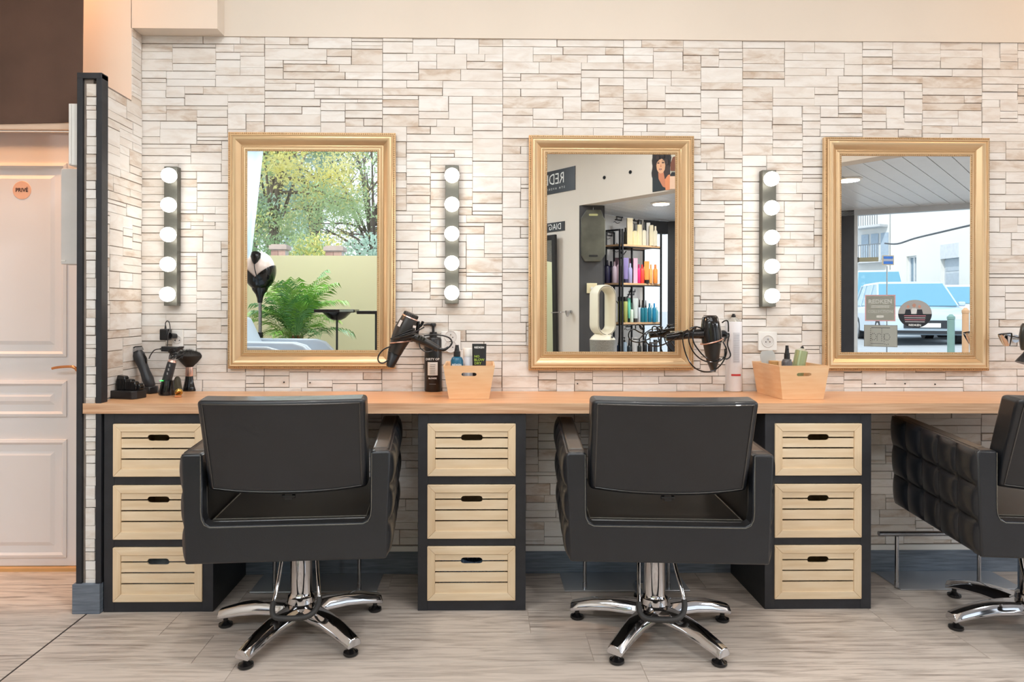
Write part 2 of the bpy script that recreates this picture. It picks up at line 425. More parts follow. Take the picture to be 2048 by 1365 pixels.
# ---- partition stub on the left
YP = -.352; xw0 = at_y(161, 700, YP).x; xw1 = at_y(197, 700, YP).x
zpt = at_y(180, 149, YP).z; xin = x0-.001
b = B(); b.bb((xw0, YP, .10), (xin, YB-.001, zpt-.012)); part = struct(b, 'wall_left', BACKING, smooth=False)
b = B(); b.bb((xp1+.001, YB, 0), (xin, -.0005, zpt-.10)); struct(b, 'wall_left_infill', BACKING, smooth=False)
st = Stones(lambda u, v, d: Vector((xin+d*.8, u, v)), part)
st.panel(YP+.03, -.009, .12, zpt-.02, random.Random(5)); st.emit(lambda u, v, q: v < .75 and u > -.33, 230)
st = Stones(lambda u, v, d: Vector((u, YP-d*.8, v)), part)
st.panel(xw0+.022, xw1-.006, .105, zpt-.035, random.Random(6), cu=.016); st.emit(lambda u, v, q: False, 70)
b = B(); tw = .020
xe0 = at_y(154, 700, YP-.008).x; xe1 = at_y(204, 700, YP-.008).x
b.bb((xe0, YP-.012, .105), (xe0+tw, YP+.02, zpt)); b.bb((xe1-tw, YP-.012, .105), (xe1, YP+.03, zpt))
b.bb((xe0, YP-.0125, zpt-.018), (xe1, YP+.03, zpt+.003))
struct(b, 'trim_3', BPAINT, smooth=False, bevel=.0015)
b = B(); bx0 = at_y(144, 1200, -.372).x; bx1 = at_y(197, 1200, -.372).x; zb = at_y(170, 1170, -.372).z
b.bb((bx0, -.372, 0), (bx1+.004, -.355, zb)); b.bb((bx1-.012, -.356, 0), (bx1+.005, -.012, zb)); b.bb((bx0, -.356, 0), (bx0+.012, -.05, zb))
struct(b, 'baseboard_left', BASEB, smooth=False, bevel=.0012)
# skirting and white strip of the back wall
zs = at_y(1090, 1104, -.014).z; zs2 = at_y(1090, 1093, -.01).z
b = B(); b.bb((x0+.002, -.014, 0), (XR, -.0005, zs)); struct(b, 'baseboard_back', BASEB, smooth=False, bevel=.001)
b = B(); b.bb((x0+.002, -.010, zs+.0005), (XR, -.0005, zs2)); struct(b, 'trim_4', WHITEP, smooth=False)
# ---- door wall on the far left, door with panels
YD = .045
b = B(); xd0 = at_y(-330, 700, YD).x; zdt = at_y(80, 263, YD).z
b.bb((XL, YD+.002, 0), (xd0, YD+.12, ZC)); b.bb((xd0, YD+.002, zdt+.012), (xp0+.12, YD+.12, ZC)); struct(b, 'wall_far_left', CREAM, smooth=False)
door = thing('door_1', None, None, (0, 0, 0)); door['kind'] = 'structure'
xd1 = at_y(152, 700, YD).x+.03
b = B(); zd0 = at_y(80, 1133, YD).z
b.bb((xd0+.004, YD+.004, zd0), (xd1, YD+.040, zdt)); b.build('door_leaf', DOORW, door, smooth=False)
def panel(l, t, r, bt):
    p = at_y(l, t, YD); q = at_y(r, bt, YD); x_0, x_1, z0, z1 = p.x, q.x, q.z, p.z
    b = B(); w1 = .028; w2 = .016
    def fr(i, dpt): return [(x_0+i, YD+.0039-dpt, z0+i), (x_1-i, YD+.0039-dpt, z0+i), (x_1-i, YD+.0039-dpt, z1-i), (x_0+i, YD+.0039-dpt, z1-i)]
    rings = [fr(0, -.001), fr(0, .006), fr(.012, .009), fr(.022, .002), fr(.05, .001), fr(.066, .007)]
    vs = [v for R_ in rings for v in R_]; fs = []
    for k in range(len(rings)-1):
        for i in range(4): fs.append((k*4+i, k*4+(i+1) % 4, (k+1)*4+(i+1) % 4, (k+1)*4+i))
    fs.append(tuple(range((len(rings)-1)*4, len(rings)*4))); fs.append((3, 2, 1, 0)); b.add(vs, fs)
    b.build('door_panel', DOORW, door, smooth=False)
panel(-250, 325, 133, 714); panel(-250, 762, 133, 834); panel(-250, 880, 133, 1116)
b = B(); p = at_y(20, 1137, YD-.01); b.bb((xd0, YD-.02, 0), (xd1, YD+.05, max(.006, zd0-.002))); b.build('threshold', C(206, 160, 104, .5), door, smooth=False)
h = B(); hz = at_y(150, 737, YD-.045)
h.cyl((hz.x+.012, YD+.003, hz.z-.004), (hz.x+.012, YD-.05, hz.z-.004), .010)
h.tube(smooth_path([(hz.x+.012, YD-.048, hz.z-.006), (hz.x-.004, YD-.053, hz.z+.006), (hz.x-.035, YD-.053, hz.z+.007), (hz.x-.075, YD-.05, hz.z+.003), (hz.x-.092, YD-.046, hz.z-.001)], 5), [.0065]*6+[.0055]*15, 10)
h.build('door_handle', COPPER, door)
# door frame head (dark gap line) and cream lintel moulding
b = B(); b.bb((xd0, YD-.012, zdt+.002), (xp0+.06, YD+.001, zdt+.010)); struct(b, 'trim_5', C(40, 24, 18, .6), smooth=False)
sg = at_y(45, 381, YD)
sgn = thing('door_sign', 'round copper coloured door sign with the word PRIVÉ', 'sign', (sg.x, YD+.003, sg.z))
b = B(); b.cyl((0, -.0005, 0), (0, -.007, 0), .0385, seg=40); b.build('sign_disc', mat('copper_disc', (236, 186, 158), .5, .15), sgn, bevel=.001)
text('lettering', 'PRIVÉ', .023, (0, -.0071, 0), (1, 0, 0), (0, 0, 1), C(60, 26, 20, .6), sgn, bold=.0006, squash=.92)
# brown fabric awning in front of the lintel
aw = thing('fabric_pelmet', 'dark brown fabric pelmet stretched above the white door', 'pelmet', (0, 0, 0))
b = B(); A0 = at_y(-330, 241, -.26); A1 = at_y(163, 241, -.26)
def pel(u, v):
    x = A0.x + (A1.x-A0.x)*u; z = A0.z + (ZC-.01-A0.z)*v
    sag = .05*math.sin(PI*min(1, v*1.1))*math.sin(PI*u)
    return Vector((x, -.26 + sag*.5 + .015*v, z - .010*math.sin(PI*u)*(1-v)))
b.slab(24, 14, pel, lambda u, v: pel(u, v) + Vector((0, .006, 0))); b.build('fabric', CURT, aw)
b = B(); b.bb((A0.x, -.255, A0.z-.028), (A1.x, -.238, A0.z-.002)); b.build('batten', C(226, 196, 172, .6), aw, bevel=.002)
# white cable boxes on the hidden side of the partition
p = at_y(147, 212, -.315); q = at_y(158, 334, -.315)
t = thing('cable_cover', 'upper narrow white box fixed to the side of the partition', 'box', (p.x, -.315, q.z))
b = B(); b.bb((0, -.03, 0), (xw0-p.x-.001, .03, p.z-q.z)); b.build('cover', WHITEP, t, smooth=False, bevel=.002)
b = B(); b.bb((.006, -.036, .004), (.012, -.0305, p.z-q.z-.004)); b.build('lip', WHITEP, t, smooth=False)
p = at_y(131, 340, -.22); q = at_y(158, 530, -.22)
t = thing('meter_box', 'tall flat white box below, beside the white door', 'box', (p.x, -.22, q.z))
b = B(); b.bb((0, -.03, 0), (xw0-p.x-.001, .03, p.z-q.z)); b.build('cover', C(216, 214, 212, .5), t, smooth=False, bevel=.004)
b = B(); b.bb((.004, -.033, .01), (.02, -.0305, .016)); b.build('catch', WHITEP, t, smooth=False)
# ---- floor: slab and vinyl planks where the camera can see them
b = B(); b.prism([(XL, .2), (XL, -4.7), (.62, -4.7), (1.0, -4.9), (2.2, -5.3), (3.8, -4.5), (4.7, -3.9), (XR, -3.1), (XR, .2)], .08, lambda x, y, t: (x, y, -.0815+t))
fl = struct(b, 'floor', mat('vinyl_floor', (186, 172, 160), .45, vs=3, stretch=(1, 9, 9), second=(152, 138, 128), detail=8), smooth=False)
rf = random.Random(21); XS = -1.4186
def plank(x_0, x_1, y0, y1):
    b = B(); g = .0007
    lo = [(x_0+g, y0+g, -.0012), (x_1-g, y0+g, -.0012), (x_1-g, y1-g, -.0012), (x_0+g, y1-g, -.0012)]
    hi = [(x_0+g+.0006, y0+g+.0006, 0), (x_1-g-.0006, y0+g+.0006, 0), (x_1-g-.0006, y1-g-.0006, 0), (x_0+g+.0006, y1-g-.0006, 0)]
    b.hexa(lo, hi); o = b.build('plank', PLANK, fl, smooth=False, fix=False); r1, r2, r3 = rf.random(), rf.random(), rf.random()
    settone(o.data, [(.55+.45*r1, .55+.4*r2, r3)]*6)
PW = .184
for j in range(10):
    y1 = .02 - j*PW; x = XS - rf.random()*1.2
    while x < 3.2:
        a_, c_ = max(x, XS+.0026), min(x+1.25, 3.2)
        if c_-a_ > .02: plank(a_, c_, y1-PW, y1)
        x += 1.25
    y1 += .06; x = -3.4
    for x_ in (-3.3, -2.45+rf.random()*.5-.2):
        pass
    xm = -2.5 + rf.random()*.8 - .3
    plank(-3.3, xm, y1-PW, y1); plank(xm, XS-.0026, y1-PW, y1)
b = B(); b.bb((XS-.0024, -1.9, -.0016), (XS+.0024, -.30, -.0004)); struct(b, 'trim_6', C(52, 44, 40, .8), smooth=False)
# ---- ceiling, other walls
W0 = Vector((.964, -3.976)); WU = Vector((-.6, -.8)); WN = Vector((-.8, .6))
def wseg(name, p0, p1, z0, z1, th, m, side=1):
    p0 = Vector(p0); p1 = Vector(p1); d = (p1-p0).normalized(); n = Vector((-d.y, d.x))*side*th
    b = B(); b.prism([tuple(p0), tuple(p1), tuple(p1+n), tuple(p0+n)], z1-z0, lambda x, y, t: (x, y, z0+t)); return struct(b, name, m, smooth=False)
b = B(); b.prism([(XL-.1, .3), (XL-.1, -4.73), (.6, -4.73), (1.0, -5.5), (XR+.1, -5.5), (XR+.1, .3)], .12, lambda x, y, t: (x, y, ZC+t)); struct(b, 'ceiling', mat('white_ceiling', (236, 234, 230), .8, var=.01), smooth=False)
wseg('wall_left_end', (XL, .16), (XL, -4.75), 0, ZC, .1, CREAM, -1)
wseg('wall_right_end', (XR, .1), (XR, -3.1), 0, ZC, .1, CREAM, 1)
# wall with the posters: solid behind, lintel over the alcove
Wend = W0 + WU*.78
wseg('wall_behind', W0, Wend, 0, ZC, .14, CREAM, 1)
Wfar = W0 - WU*4.88
ZR = 2.12
wseg('wall_lintel', Wfar, W0, ZR, ZC, .14, CREAM, 1)
# alcove polygon
AL = [(1.077, -4.061), (1.215, -4.08), (1.33, -4.62), (1.813, -5.04), (2.22, -5.22), (3.82, -4.35), (4.70, -3.76), (5.95, -2.90), (5.95, -.02), (4.11, -.02)]
def clip(poly, clipp):
    def inside(p, a, b): return (b[0]-a[0])*(p[1]-a[1]) - (b[1]-a[1])*(p[0]-a[0]) >= -1e-9
    def inter(p, q, a, b):
        A = (b[0]-a[0], b[1]-a[1]); Bv = (q[0]-p[0], q[1]-p[1]); den = A[0]*Bv[1]-A[1]*Bv[0]
        t = (A[0]*(a[1]-p[1]) - A[1]*(a[0]-p[0])) / den; return (p[0]+Bv[0]*t, p[1]+Bv[1]*t)
    out = poly
    for i in range(len(clipp)):
        a, b = clipp[i], clipp[(i+1) % len(clipp)]; inp = out; out = []
        for k in range(len(inp)):
            p, q = inp[k-1], inp[k]
            if inside(q, a, b):
                if not inside(p, a, b): out.append(inter(p, q, a, b))
                out.append(q)
            elif inside(p, a, b): out.append(inter(p, q, a, b))
        if not out: return []
    return out
b = B(); b.prism(AL, .05, lambda x, y, t: (x, y, ZR+.012+t)); ac = struct(b, 'ceiling_alcove', mat('board_gap', (120, 124, 128), .8), smooth=False)
CV = [(1.077, -4.061), (1.33, -4.62), (1.813, -5.04), (2.22, -5.22), (4.70, -3.76), (5.95, -2.90), (5.95, -.02), (4.11, -.02)]
ed = Vector((.685, -.729)); en = Vector((.729, .685))
for k in range(-40, 60):
    o_ = Vector((2.5, -2.5)) + en*(k*.125)
    strip = [tuple(o_-ed*6), tuple(o_+ed*6), tuple(o_+ed*6+en*.119), tuple(o_-ed*6+en*.119)]
    pg = clip(strip, CV)
    if len(pg) < 3: continue
    ar = abs(sum(pg[i-1][0]*pg[i][1]-pg[i][0]*pg[i-1][1] for i in range(len(pg))))/2
    if ar < .01: continue
    b = B(); b.prism(pg, .012, lambda x, y, t: (x, y, ZR+t)); b.build('ceiling_board', CEILB, ac, smooth=False, bevel=.002, seg=1)
# logo wall, dark window frames of the alcove
wseg('wall_alcove', (1.33, -4.62), (1.813, -5.04), 0, ZR, .06, mat('printed_white_wall', (232, 232, 232), .6, var=.01), -1)
wseg('wall_alcove_return', (1.215, -3.99), (1.33, -4.62), 0, ZR, .05, ANTHR, -1)
wseg('window_2_left_frame', (1.813, -5.04), (1.86, -5.06), 0, ZR-.0, .05, WHITEP, -1)
wseg('window_2_head', (1.86, -5.06), (2.18, -5.205), ZR-.15, ZR, .06, ANTHR, -1)
wseg('window_2_post', (2.18, -5.205), (2.30, -5.175), 0, ZR, .08, ANTHR, -1)
wseg('window_2_sill', (1.86, -5.06), (2.18, -5.205), 0, .35, .06, ANTHR, -1)
S0 = Vector((2.30, -5.175)); S1 = Vector((5.95, -2.93))
SU = (S1-S0).normalized(); SN = Vector((-SU.y, SU.x))
def sh(t): p = S0 + SU*t; return (p.x, p.y)
wseg('window_3_head', sh(0), sh(4.28), ZR-.055, ZR, .07, C(196, 202, 208, .4), -1)
wseg('window_3_sill', sh(0), sh(4.28), 0, .40, .07, ANTHR, -1)
def glass_panel(name, p0, p1, z0, z1, m):
    d = (Vector(p1)-Vector(p0)).normalized(); n = Vector((-d.y, d.x))*.006
    b = B(); b.prism([tuple(p0), tuple(p1), tuple(Vector(p1)-n), tuple(Vector(p0)-n)], z1-z0, lambda x, y, t: (x, y, z0+t)); return struct(b, name, m, smooth=False)
glass_panel('window_2', (1.87, -5.09), (2.17, -5.225), .36, ZR-.16, GLASS)
q = Vector((.018, -.028)); glass_panel('window_3', Vector(sh(.02))+q, Vector(sh(4.27))+q, .41, ZR-.06, GLASS)
jt = mirp(1689, 500, S0, SU); jt2 = mirp(1708, 500, S0, SU); jt3 = mirp(1715, 500, S0, SU)
def along(p): return (Vector((p.x, p.y))-S0).dot(SU)
wseg('window_3_post', sh(along(jt)-.25), sh(along(jt2)), 0, ZR, .09, ANTHR, -1)
wseg('window_3_jamb', sh(along(jt2)+.002), sh(along(jt3)), .40, ZR-.056, .08, C(206, 210, 212, .4), -1)
# window wall on the left (y = -4.6)
YW = -4.60; wf0 = mir(516, 500, -YW-CAMY+2*YM).x
b = B(); b.bb((XL, YW-.12, 0), (-2.75, YW, ZC)); b.bb((-.02, YW-.12, 0), (.64, YW, ZC)); b.bb((-2.75, YW-.12, 0), (-.02, YW, .12)); b.bb((-2.75, YW-.12, 2.872), (-.02, YW, ZC))
struct(b, 'wall_window', CREAM, smooth=False)
zf = mir(640, 512, -YW-CAMY+.03).z
b = B(); b.bb((-2.75, YW-.05, .12), (-.02, YW-.044, 2.87)); struct(b, 'window_1', GLASS, smooth=False)
b = B(); b.bb((-2.74, YW-.040, .125), (-.03, YW-.038, zf)); t = struct(b, 'window_1_film', film_mat('frosted_yellow_film', (247, 241, 212)), smooth=False)
b = B()
for x in (-2.75, -.06): b.bb((x, YW-.07, .12), (x+.04, YW-.015, 2.87))
b.bb((-2.75, YW-.07, 2.85), (-.02, YW-.015, 2.87)); struct(b, 'window_1_frame', C(214, 220, 226, .4), smooth=False, bevel=.003)
# dark post at the alcove corner
b = B(); p0 = mirp(1158.6, 500, (0, -3.97), (1, 0)); p1 = mirp(1206, 500, (0, -3.97), (1, 0))
b.bb((p0.x, -4.10, 0), (p1.x, -3.97, ZR-.002)); struct(b, 'wall_post', mat('charcoal_wall', (66, 66, 68), .5, var=.15, vs=4), smooth=False)
# recessed round spots in the alcove ceiling
for (px, py, which) in ((1322, 406, 'round recessed spotlight in the alcove ceiling, reflected in the middle mirror'), (1697, 358, 'round recessed spotlight in the boarded ceiling, reflected in the right mirror')):
    d = ray(px, py); t_ = (ZR-CAMZ)/d.z; p = CAMP + d*t_; p = Vector((p.x, 2*YM-p.y, ZR))
    t = thing('ceiling_spotlight', which, 'ceiling light', (p.x, p.y, ZR), group='alcove spotlights')
    b = B(); b.lathe((0, 0, -.001), (0, 0, -.012), [(0, .10), (.6, .10), (1, .088)], 40); b.build('rim', WHITEP, t)
    lamp('alcove_lamp', (p.x, p.y, ZR-.017), .15, 20 if px < 1500 else 12, NEUT)
    b = B(); b.cyl((0, 0, -.0125), (0, 0, -.0145), .078, seg=40); b.build('diffuser', mat('lit_diffuser', (255, 240, 215), .5, emit=(255, 226, 184), es=7), t)
# ================================================================ FURNITURE IN FRONT OF THE WALL
# ---- worktop
t = thing('worktop', 'long oak worktop running along the stone wall', 'worktop', (0, 0, 0))
b = B(); b.bb((x0+.009, -.364, CT-.037), (2.62, -.0145, CT)); b.build('top', WORKTOP, t, smooth=False, bevel=.0012)
b = B(); b.bb((x0-.028, -.3675, CT-.0375), (2.62, -.3645, CT-.0005)); b.build('front_edge', WORKEDGE, t, smooth=False)
# ---- cabinets with slatted crate drawers
def make_cabinet():
    t = thing('drawer_cabinet', '', 'cabinet')
    W, D, H = .392, .338, .7165; hw = W/2
    b = B(); st_ = .0365
    b.bb((-hw, 0, 0), (-hw+.016, D, H)); b.bb((hw-.016, 0, 0), (hw, D, H)); b.bb((-hw+.0161, D-.008, 0), (hw-.0161, D, H))
    b.bb((-hw+.0161, .001, H-.016), (hw-.0161, D-.0081, H)); b.bb((-hw+.0161, .001, 0), (hw-.0161, D-.0081, .016))
    b.build('body', BPAINT, t, smooth=False)
    b = B(); zr = [(.6820, H), (.4600, .4880), (.2360, .2610), (0, .0360)]
    b.bb((-hw, -.004, 0), (-hw+st_, -.0005, H)); b.bb((hw-st_-.003, -.004, 0), (hw, -.0005, H))
    for z0, z1 in zr: b.bb((-hw+st_, -.0035, z0), (hw-st_-.003, -.0005, z1))
    b.build('face_frame', BPAINT, t, smooth=False, bevel=.0008)
    for z0, z1 in zr[1:3]:
        b = B(); b.bb((-hw+.0165, .0005, z0+.004), (hw-.0165, D-.0085, z0+.014)); b.build('shelf', BPAINT, t, smooth=False)
    xl, xr = -hw+st_-.002, hw-st_-.001; Wd = xr-xl
    for zb_, zt_ in ((.4880, .6820), (.2610, .4600), (.0360, .2360)):
        zb_ += .002; zt_ -= .002; Hd = zt_-zb_
        d = bpy.data.objects.new('drawer', None); COL.objects.link(d); d.parent = t; d.location = (xl, 0, zb_)
        m_ = .028   # mitred frame
        def fr4(o_, i_, y_): pass
        def rail(name, pts, mm):
            b = B(); lo = [(x, .010, z) for x, z in pts]; hi = [(x, -.010, z) for x, z in pts]
            b.hexa(lo, hi); b.build(name, mm, d, smooth=False, bevel=.001, seg=1)
        e = .0003
        rail('frame_rail', [(e, 0), (Wd-e, 0), (Wd-m_, m_-e), (m_, m_-e)], PINE); rail('frame_rail', [(m_, Hd-m_+e), (Wd-m_, Hd-m_+e), (Wd-e, Hd), (e, Hd)], PINE)
        rail('frame_rail', [(0, e), (m_-e, m_), (m_-e, Hd-m_), (0, Hd-e)], PINEV); rail('frame_rail', [(Wd-m_+e, m_), (Wd, e), (Wd, Hd-e), (Wd-m_+e, Hd-m_)], PINEV)
        # four slats with three gaps; the top gap opens into the hand hole
        zi0, zi1 = m_, Hd-m_; g = .0056; tops = [zi1, Hd*.715, Hd*.515, Hd*.315]; lows = [Hd*.715+g, Hd*.515+g, Hd*.315+g, zi0]
        hwid = .039; hh = .0115; xc = Wd*.5+.001; zc = Hd*.715+g/2+.001
        for k in range(4):
            z1 = tops[k] - .0003; z0 = lows[k]; X0, X1 = m_+.0003, Wd-m_-.0003
            pts = [(X0, z0), (X1, z0), (X1, z1), (X0, z1)]
            if k == 0: # notch from below
                pts = [(X0, z0), (xc-hwid, z0)] + [(xc-hwid+hh-hh*math.cos(a), z0+(zc+hh-z0)*math.sin(a)) for a in (.3, .7, 1.1, PI/2)] + [(xc+hwid-hh+hh*math.cos(a), z0+(zc+hh-z0)*math.sin(a)) for a in (PI/2, 1.1, .7, .3)] + [(xc+hwid, z0), (X1, z0), (X1, z1), (X0, z1)]
            if k == 1:
                pts = [(X0, z0), (X1, z0), (X1, z1), (xc+hwid, z1)] + [(xc+hwid-hh+hh*math.cos(a), z1-(z1-zc+hh)*math.sin(a)) for a in (.3, .7, 1.1, PI/2)] + [(xc-hwid+hh-hh*math.cos(a), z1-(z1-zc+hh)*math.sin(a)) for a in (PI/2, 1.1, .7, .3)] + [(xc-hwid, z1), (X0, z1)]
            b = B(); b.prism(pts, .007, lambda x, z, q: (x, -.0055+q, z)); b.build('slat', PINE, d, smooth=False)
        b = B(); x1_ = Wd-.004
        b.bb((.004, .0102, 0.002), (.010, .29, Hd-.03)); b.bb((x1_-.006, .0102, .002), (x1_, .29, Hd-.03)); b.bb((.0102, .0102, .002), (x1_-.0062, .29, .008)); b.bb((.0102, .284, .0082), (x1_-.0062, .29, Hd-.03))
        b.build('crate_body', PINE, d, smooth=False)
    return t
CABL = ['black cabinet with three slatted pine drawers beside the partition on the left', 'black cabinet with three slatted pine drawers between the two front chairs', 'black cabinet with three slatted pine drawers right of the middle chair']
cab = make_cabinet(); index_children(); YC = -.3535
cabs = []
for i, (l, r) in enumerate(((208.5, 428), (836, 1051.5), (1529, 1741))):
    o = cab if i == 0 else copy_tree(cab)
    xa = at_y(l, 1000, YC).x; xb = at_y(r, 1000, YC).x; o.location = ((xa+xb)/2, YC, .0005); cabs.append(o); o['label'] = CABL[i]; o['group'] = 'drawer cabinets under the worktop'
# things glimpsed in the drawers
def drawer_item(name, label, cat, ci, z, b, m, **k):
    t = thing(name, label, cat, (cabs[ci].location.x, YC+.12, z)); b.build('body', m, t, **k)
    return t
b = B(); b.slab(14, 6, lambda u, v: Vector((-.12+.24*u, -.07+.14*v, .11+.012*math.sin(9*u)+.01*math.cos(7*v))), lambda u, v: Vector((-.12+.24*u, -.07+.14*v, .003)))
drawer_item('towel', 'blue striped towel seen through the bottom drawer of the middle cabinet', 'towel', 1, .048, b, mat('blue_stripes', (40, 70, 130), .8, second=(150, 180, 210), vs=40, stretch=(4, 1, 1)))
b = B(); b.slab(14, 6, lambda u, v: Vector((-.12+.24*u, -.07+.14*v, .115+.012*math.sin(6*u)+.01*math.cos(7*v))), lambda u, v: Vector((-.12+.24*u, -.07+.14*v, .003)))
drawer_item('towel', 'silvery plastic cape seen through the bottom drawer of the left cabinet', 'cape', 0, .048, b, mat('grey_plastic', (90, 104, 118), .25, second=(160, 176, 190), vs=20))
# ---- mirrors
def make_mirror(l, t_, r, bt, gl, label):
    YF = -.0105
    pA = at_y(l, t_, YF-.02); pB = at_y(r, bt, YF-.02); W = pB.x-pA.x; H = pA.z-pB.z
    t = thing('wall_mirror', label, 'mirror', ((pA.x+pB.x)/2, YF, pB.z), group='gilt wall mirrors')
    prof = [(0, 0), (0, .018), (.003, .021), (.0085, .0215), (.0095, .027), (.0125, .030), (.0155, .029), (.017, .026), (.020, .0265), (.0235, .0285), (.028, .0275), (.036, .022), (.044, .0145), (.0505, .0095), (.0515, .0115), (.0545, .0125), (.056, .0095), (.0575, .0095), (.0625, .0135), (.0675, .0135), (.0685, .0115), (.074, .0105), (.0765, .0080), (.0765, .002)]
    b = B(); vs = []; fs = []
    for (d, h_) in prof:
        for sx_, z_ in ((-1, 0), (1, 0), (1, 1), (-1, 1)):
            vs.append((sx_*(W/2-d), -h_, (H-d) if z_ else d))
    n = len(prof)
    for k in range(n-1):
        for i in range(4): fs.append((k*4+i, k*4+(i+1) % 4, (k+1)*4+(i+1) % 4, (k+1)*4+i))
    b.add(vs, fs); o = b.build('frame', GOLD, t, smooth=False)
    for p in o.data.polygons: p.use_smooth = True
    o.data.set_sharp_from_angle(angle=math.radians(34))
    # beading rows
    for d, rr, hh in ((.0055, .0026, .0225), (.0720, .0021, .0122)):
        b = B(); w2, h2 = W-2*d, H-2*d
        nx = int(w2/.0078); nz = int(h2/.0078)
        pts = [(-w2/2+w2*i/nx, d+s_*h2) for i in range(nx+1) for s_ in (0, 1)] + [(s_*w2/2, d+h2*i/nz) for i in range(1, nz) for s_ in (-1, 1)]
        for x, z in pts: b.sph((x, -hh, z), (rr*1.15, rr, rr*1.15), 6, 4)
        b.build('beading', GOLDD, t, kind='stuff', fix=False)
    b = B(); g = .0760; b.bb((-W/2+g, -.0095, g), (W/2-g, -.0035, H-g)); b.build('mirror_glass', MIRROR, t, smooth=False)
    b = B(); b.bb((-W/2+.004, -.0034, .004), (W/2-.004, -.0002, H-.004)); b.build('backing_board', C(90, 70, 50, .8), t, smooth=False)
    return t
make_mirror(456, 264, 790, 738, None, 'gilt framed mirror nearest the door, reflecting trees and a palm')
make_mirror(1058, 270, 1387.5, 741, None, 'gilt framed mirror in the middle, reflecting shelves of bottles')
make_mirror(1649.5, 274, 1979, 742, None, 'gilt framed mirror on the right, reflecting parked cars in the street')
# ---- vanity light strips
def make_strip(l, r, top, bot, bx, by, label, n=5):
    YS = -.009; YFp = YS-.034
    pA = at_y(l, top, YFp); pB = at_y(r, bot, YFp); W = pB.x-pA.x; H = pA.z-pB.z
    t = thing('vanity_light', label, 'wall lamp', ((pA.x+pB.x)/2, YS, pB.z), group='five bulb vanity light strips')
    b = B(); b.bb((-W/2, -.034, 0), (W/2, 0, H)); b.build('backplate', PLATE, t, smooth=False, bevel=.0015)
    for k, y in enumerate(by):
        c = at_y(bx[0] + (bx[1]-bx[0])*k/(n-1), y, YFp-.040)-t.location
        b = B(); b.lathe((c.x, -.0345, c.z), (c.x, -.050, c.z), [(0, .016), (.4, .016), (1, .013)], 20); s_ = b.build('bulb_socket', WHITEP, t)
        b = B(); b.sph((c.x, c.y, c.z), .0300, 28, 18); b.build('bulb', BULB, t)
make_strip(328, 354, 333, 612, (338, 335), (351, 410, 469.5, 529, 589), 'vanity light strip with five lit bulbs beside the partition')
make_strip(890.5, 917, 331, 608, (904, 903.5), (351, 409, 467.5, 526.5, 586), 'vanity light strip with five lit bulbs between left and middle mirror')
make_strip(1525, 1552, 340, 614, (1543, 1544.5), (358, 416, 475, 533, 592), 'vanity light strip with five lit bulbs between middle and right mirror')
# ---- sockets
def socket(l, t_, r, bt, holes, label, name='power_socket'):
    p = at_y(l, t_, -.012); q = at_y(r, bt, -.012); W = q.x-p.x; H = p.z-q.z
    t = thing(name, label, 'socket', ((p.x+q.x)/2, -.0088, q.z))
    b = B(); b.bb((-W/2, -.009, 0), (W/2, 0, H)); b.build('cover_plate', WHITEP, t, smooth=False, bevel=.002)
    for f in holes:
        b = B(); z = H*f; n = 28; r_ = min(W*.33, .023)
        b.lathe((0, -.0092, z), (0, -.0112, z), [(0, r_*1.12), (1, r_*1.1), (1.0, r_), (.15, r_*.96)], n, caps=False); b.cyl((0, -.0092, z), (0, -.0096, z), r_*.97, seg=n); b.build('socket_well', C(214, 210, 206, .5), t)
        for dx, dz in ((-.0085, -.003), (.0085, -.003)):
            b = B(); b.cyl((dx, -.0097, z+dz), (dx, -.0102, z+dz), .0024, seg=10); b.build('pin_hole', C(30, 28, 28, .7), t)
        b = B(); b.cyl((0, -.0097, z+.009), (0, -.0165, z+.009), .0022, seg=10); b.build('earth_pin', STEEL, t)
    return t
so1 = socket(345, 660, 367, 699, (.5,), 'white wall socket holding the black plug adapter')
socket(882, 663, 921, 704, (.74, .26), 'white double wall socket behind the left bamboo basket')
socket(1516, 664, 1553, 701.5, (.5,), 'single white wall socket above the right bamboo basket')
SCREWS = [(568, 765, 'tiny dark wall screw under the left mirror, left of the pair'), (620, 766, 'tiny dark wall screw under the left mirror, right of the pair'), (1155, 768, 'lone tiny dark wall screw under the middle mirror'), (1750, 768, 'tiny dark wall screw under the right mirror, leftmost of three'), (1810, 768, 'tiny dark wall screw under the right mirror, middle of three'), (1870, 769, 'tiny dark wall screw under the right mirror, rightmost of three')]
for px, py, sl_ in SCREWS:
    p = at_y(px, py, -.010); t = thing('wall_screw', sl_, 'screw', (p.x, -.0088, p.z), group='screws above the worktop')
    b = B(); b.cyl((0, 0, 0), (0, -.003, 0), .0030, seg=10); b.build('screw_head', C(30, 30, 30, .5), t)
# ---- footrests
def make_footrest(xc, dpl, label):
    t = thing('footrest', label, 'footrest', (xc, -.198, 0), group='steel footrests on the floor')
    b = B(); b.bb((-.244+dpl, -.002, .0006), (.244+dpl, .180, .006)); b.build('floor_plate', mat('polished_steel', (196, 198, 202), .30, .85, var=.05, vs=4), t, smooth=False, bevel=.001)
    for s_ in (-1, 1):
        b = B(); b.cyl((s_*.1635, .018, .0062), (s_*.1635, .018, .207), .0072, seg=16); b.cyl((s_*.1635, .018, .0062), (s_*.1635, .018, .030), .0085, seg=16); b.build('post', STEEL, t)
    b = B(); b.cyl((-.235, .018, .2165), (.235, .018, .2165), .0100, seg=20); b.build('foot_bar', STEEL, t)
    return t
make_footrest(at_z(624.5, 1190, 0).x+.010, -.010, 'low steel footrest behind the left chair')
make_footrest(at_z(1256, 1186, 0).x, 0, 'low steel footrest behind the middle chair')
make_footrest(at_z(1889, 1186, 0).x, .085, 'low steel footrest with its bar showing, at the right chair')
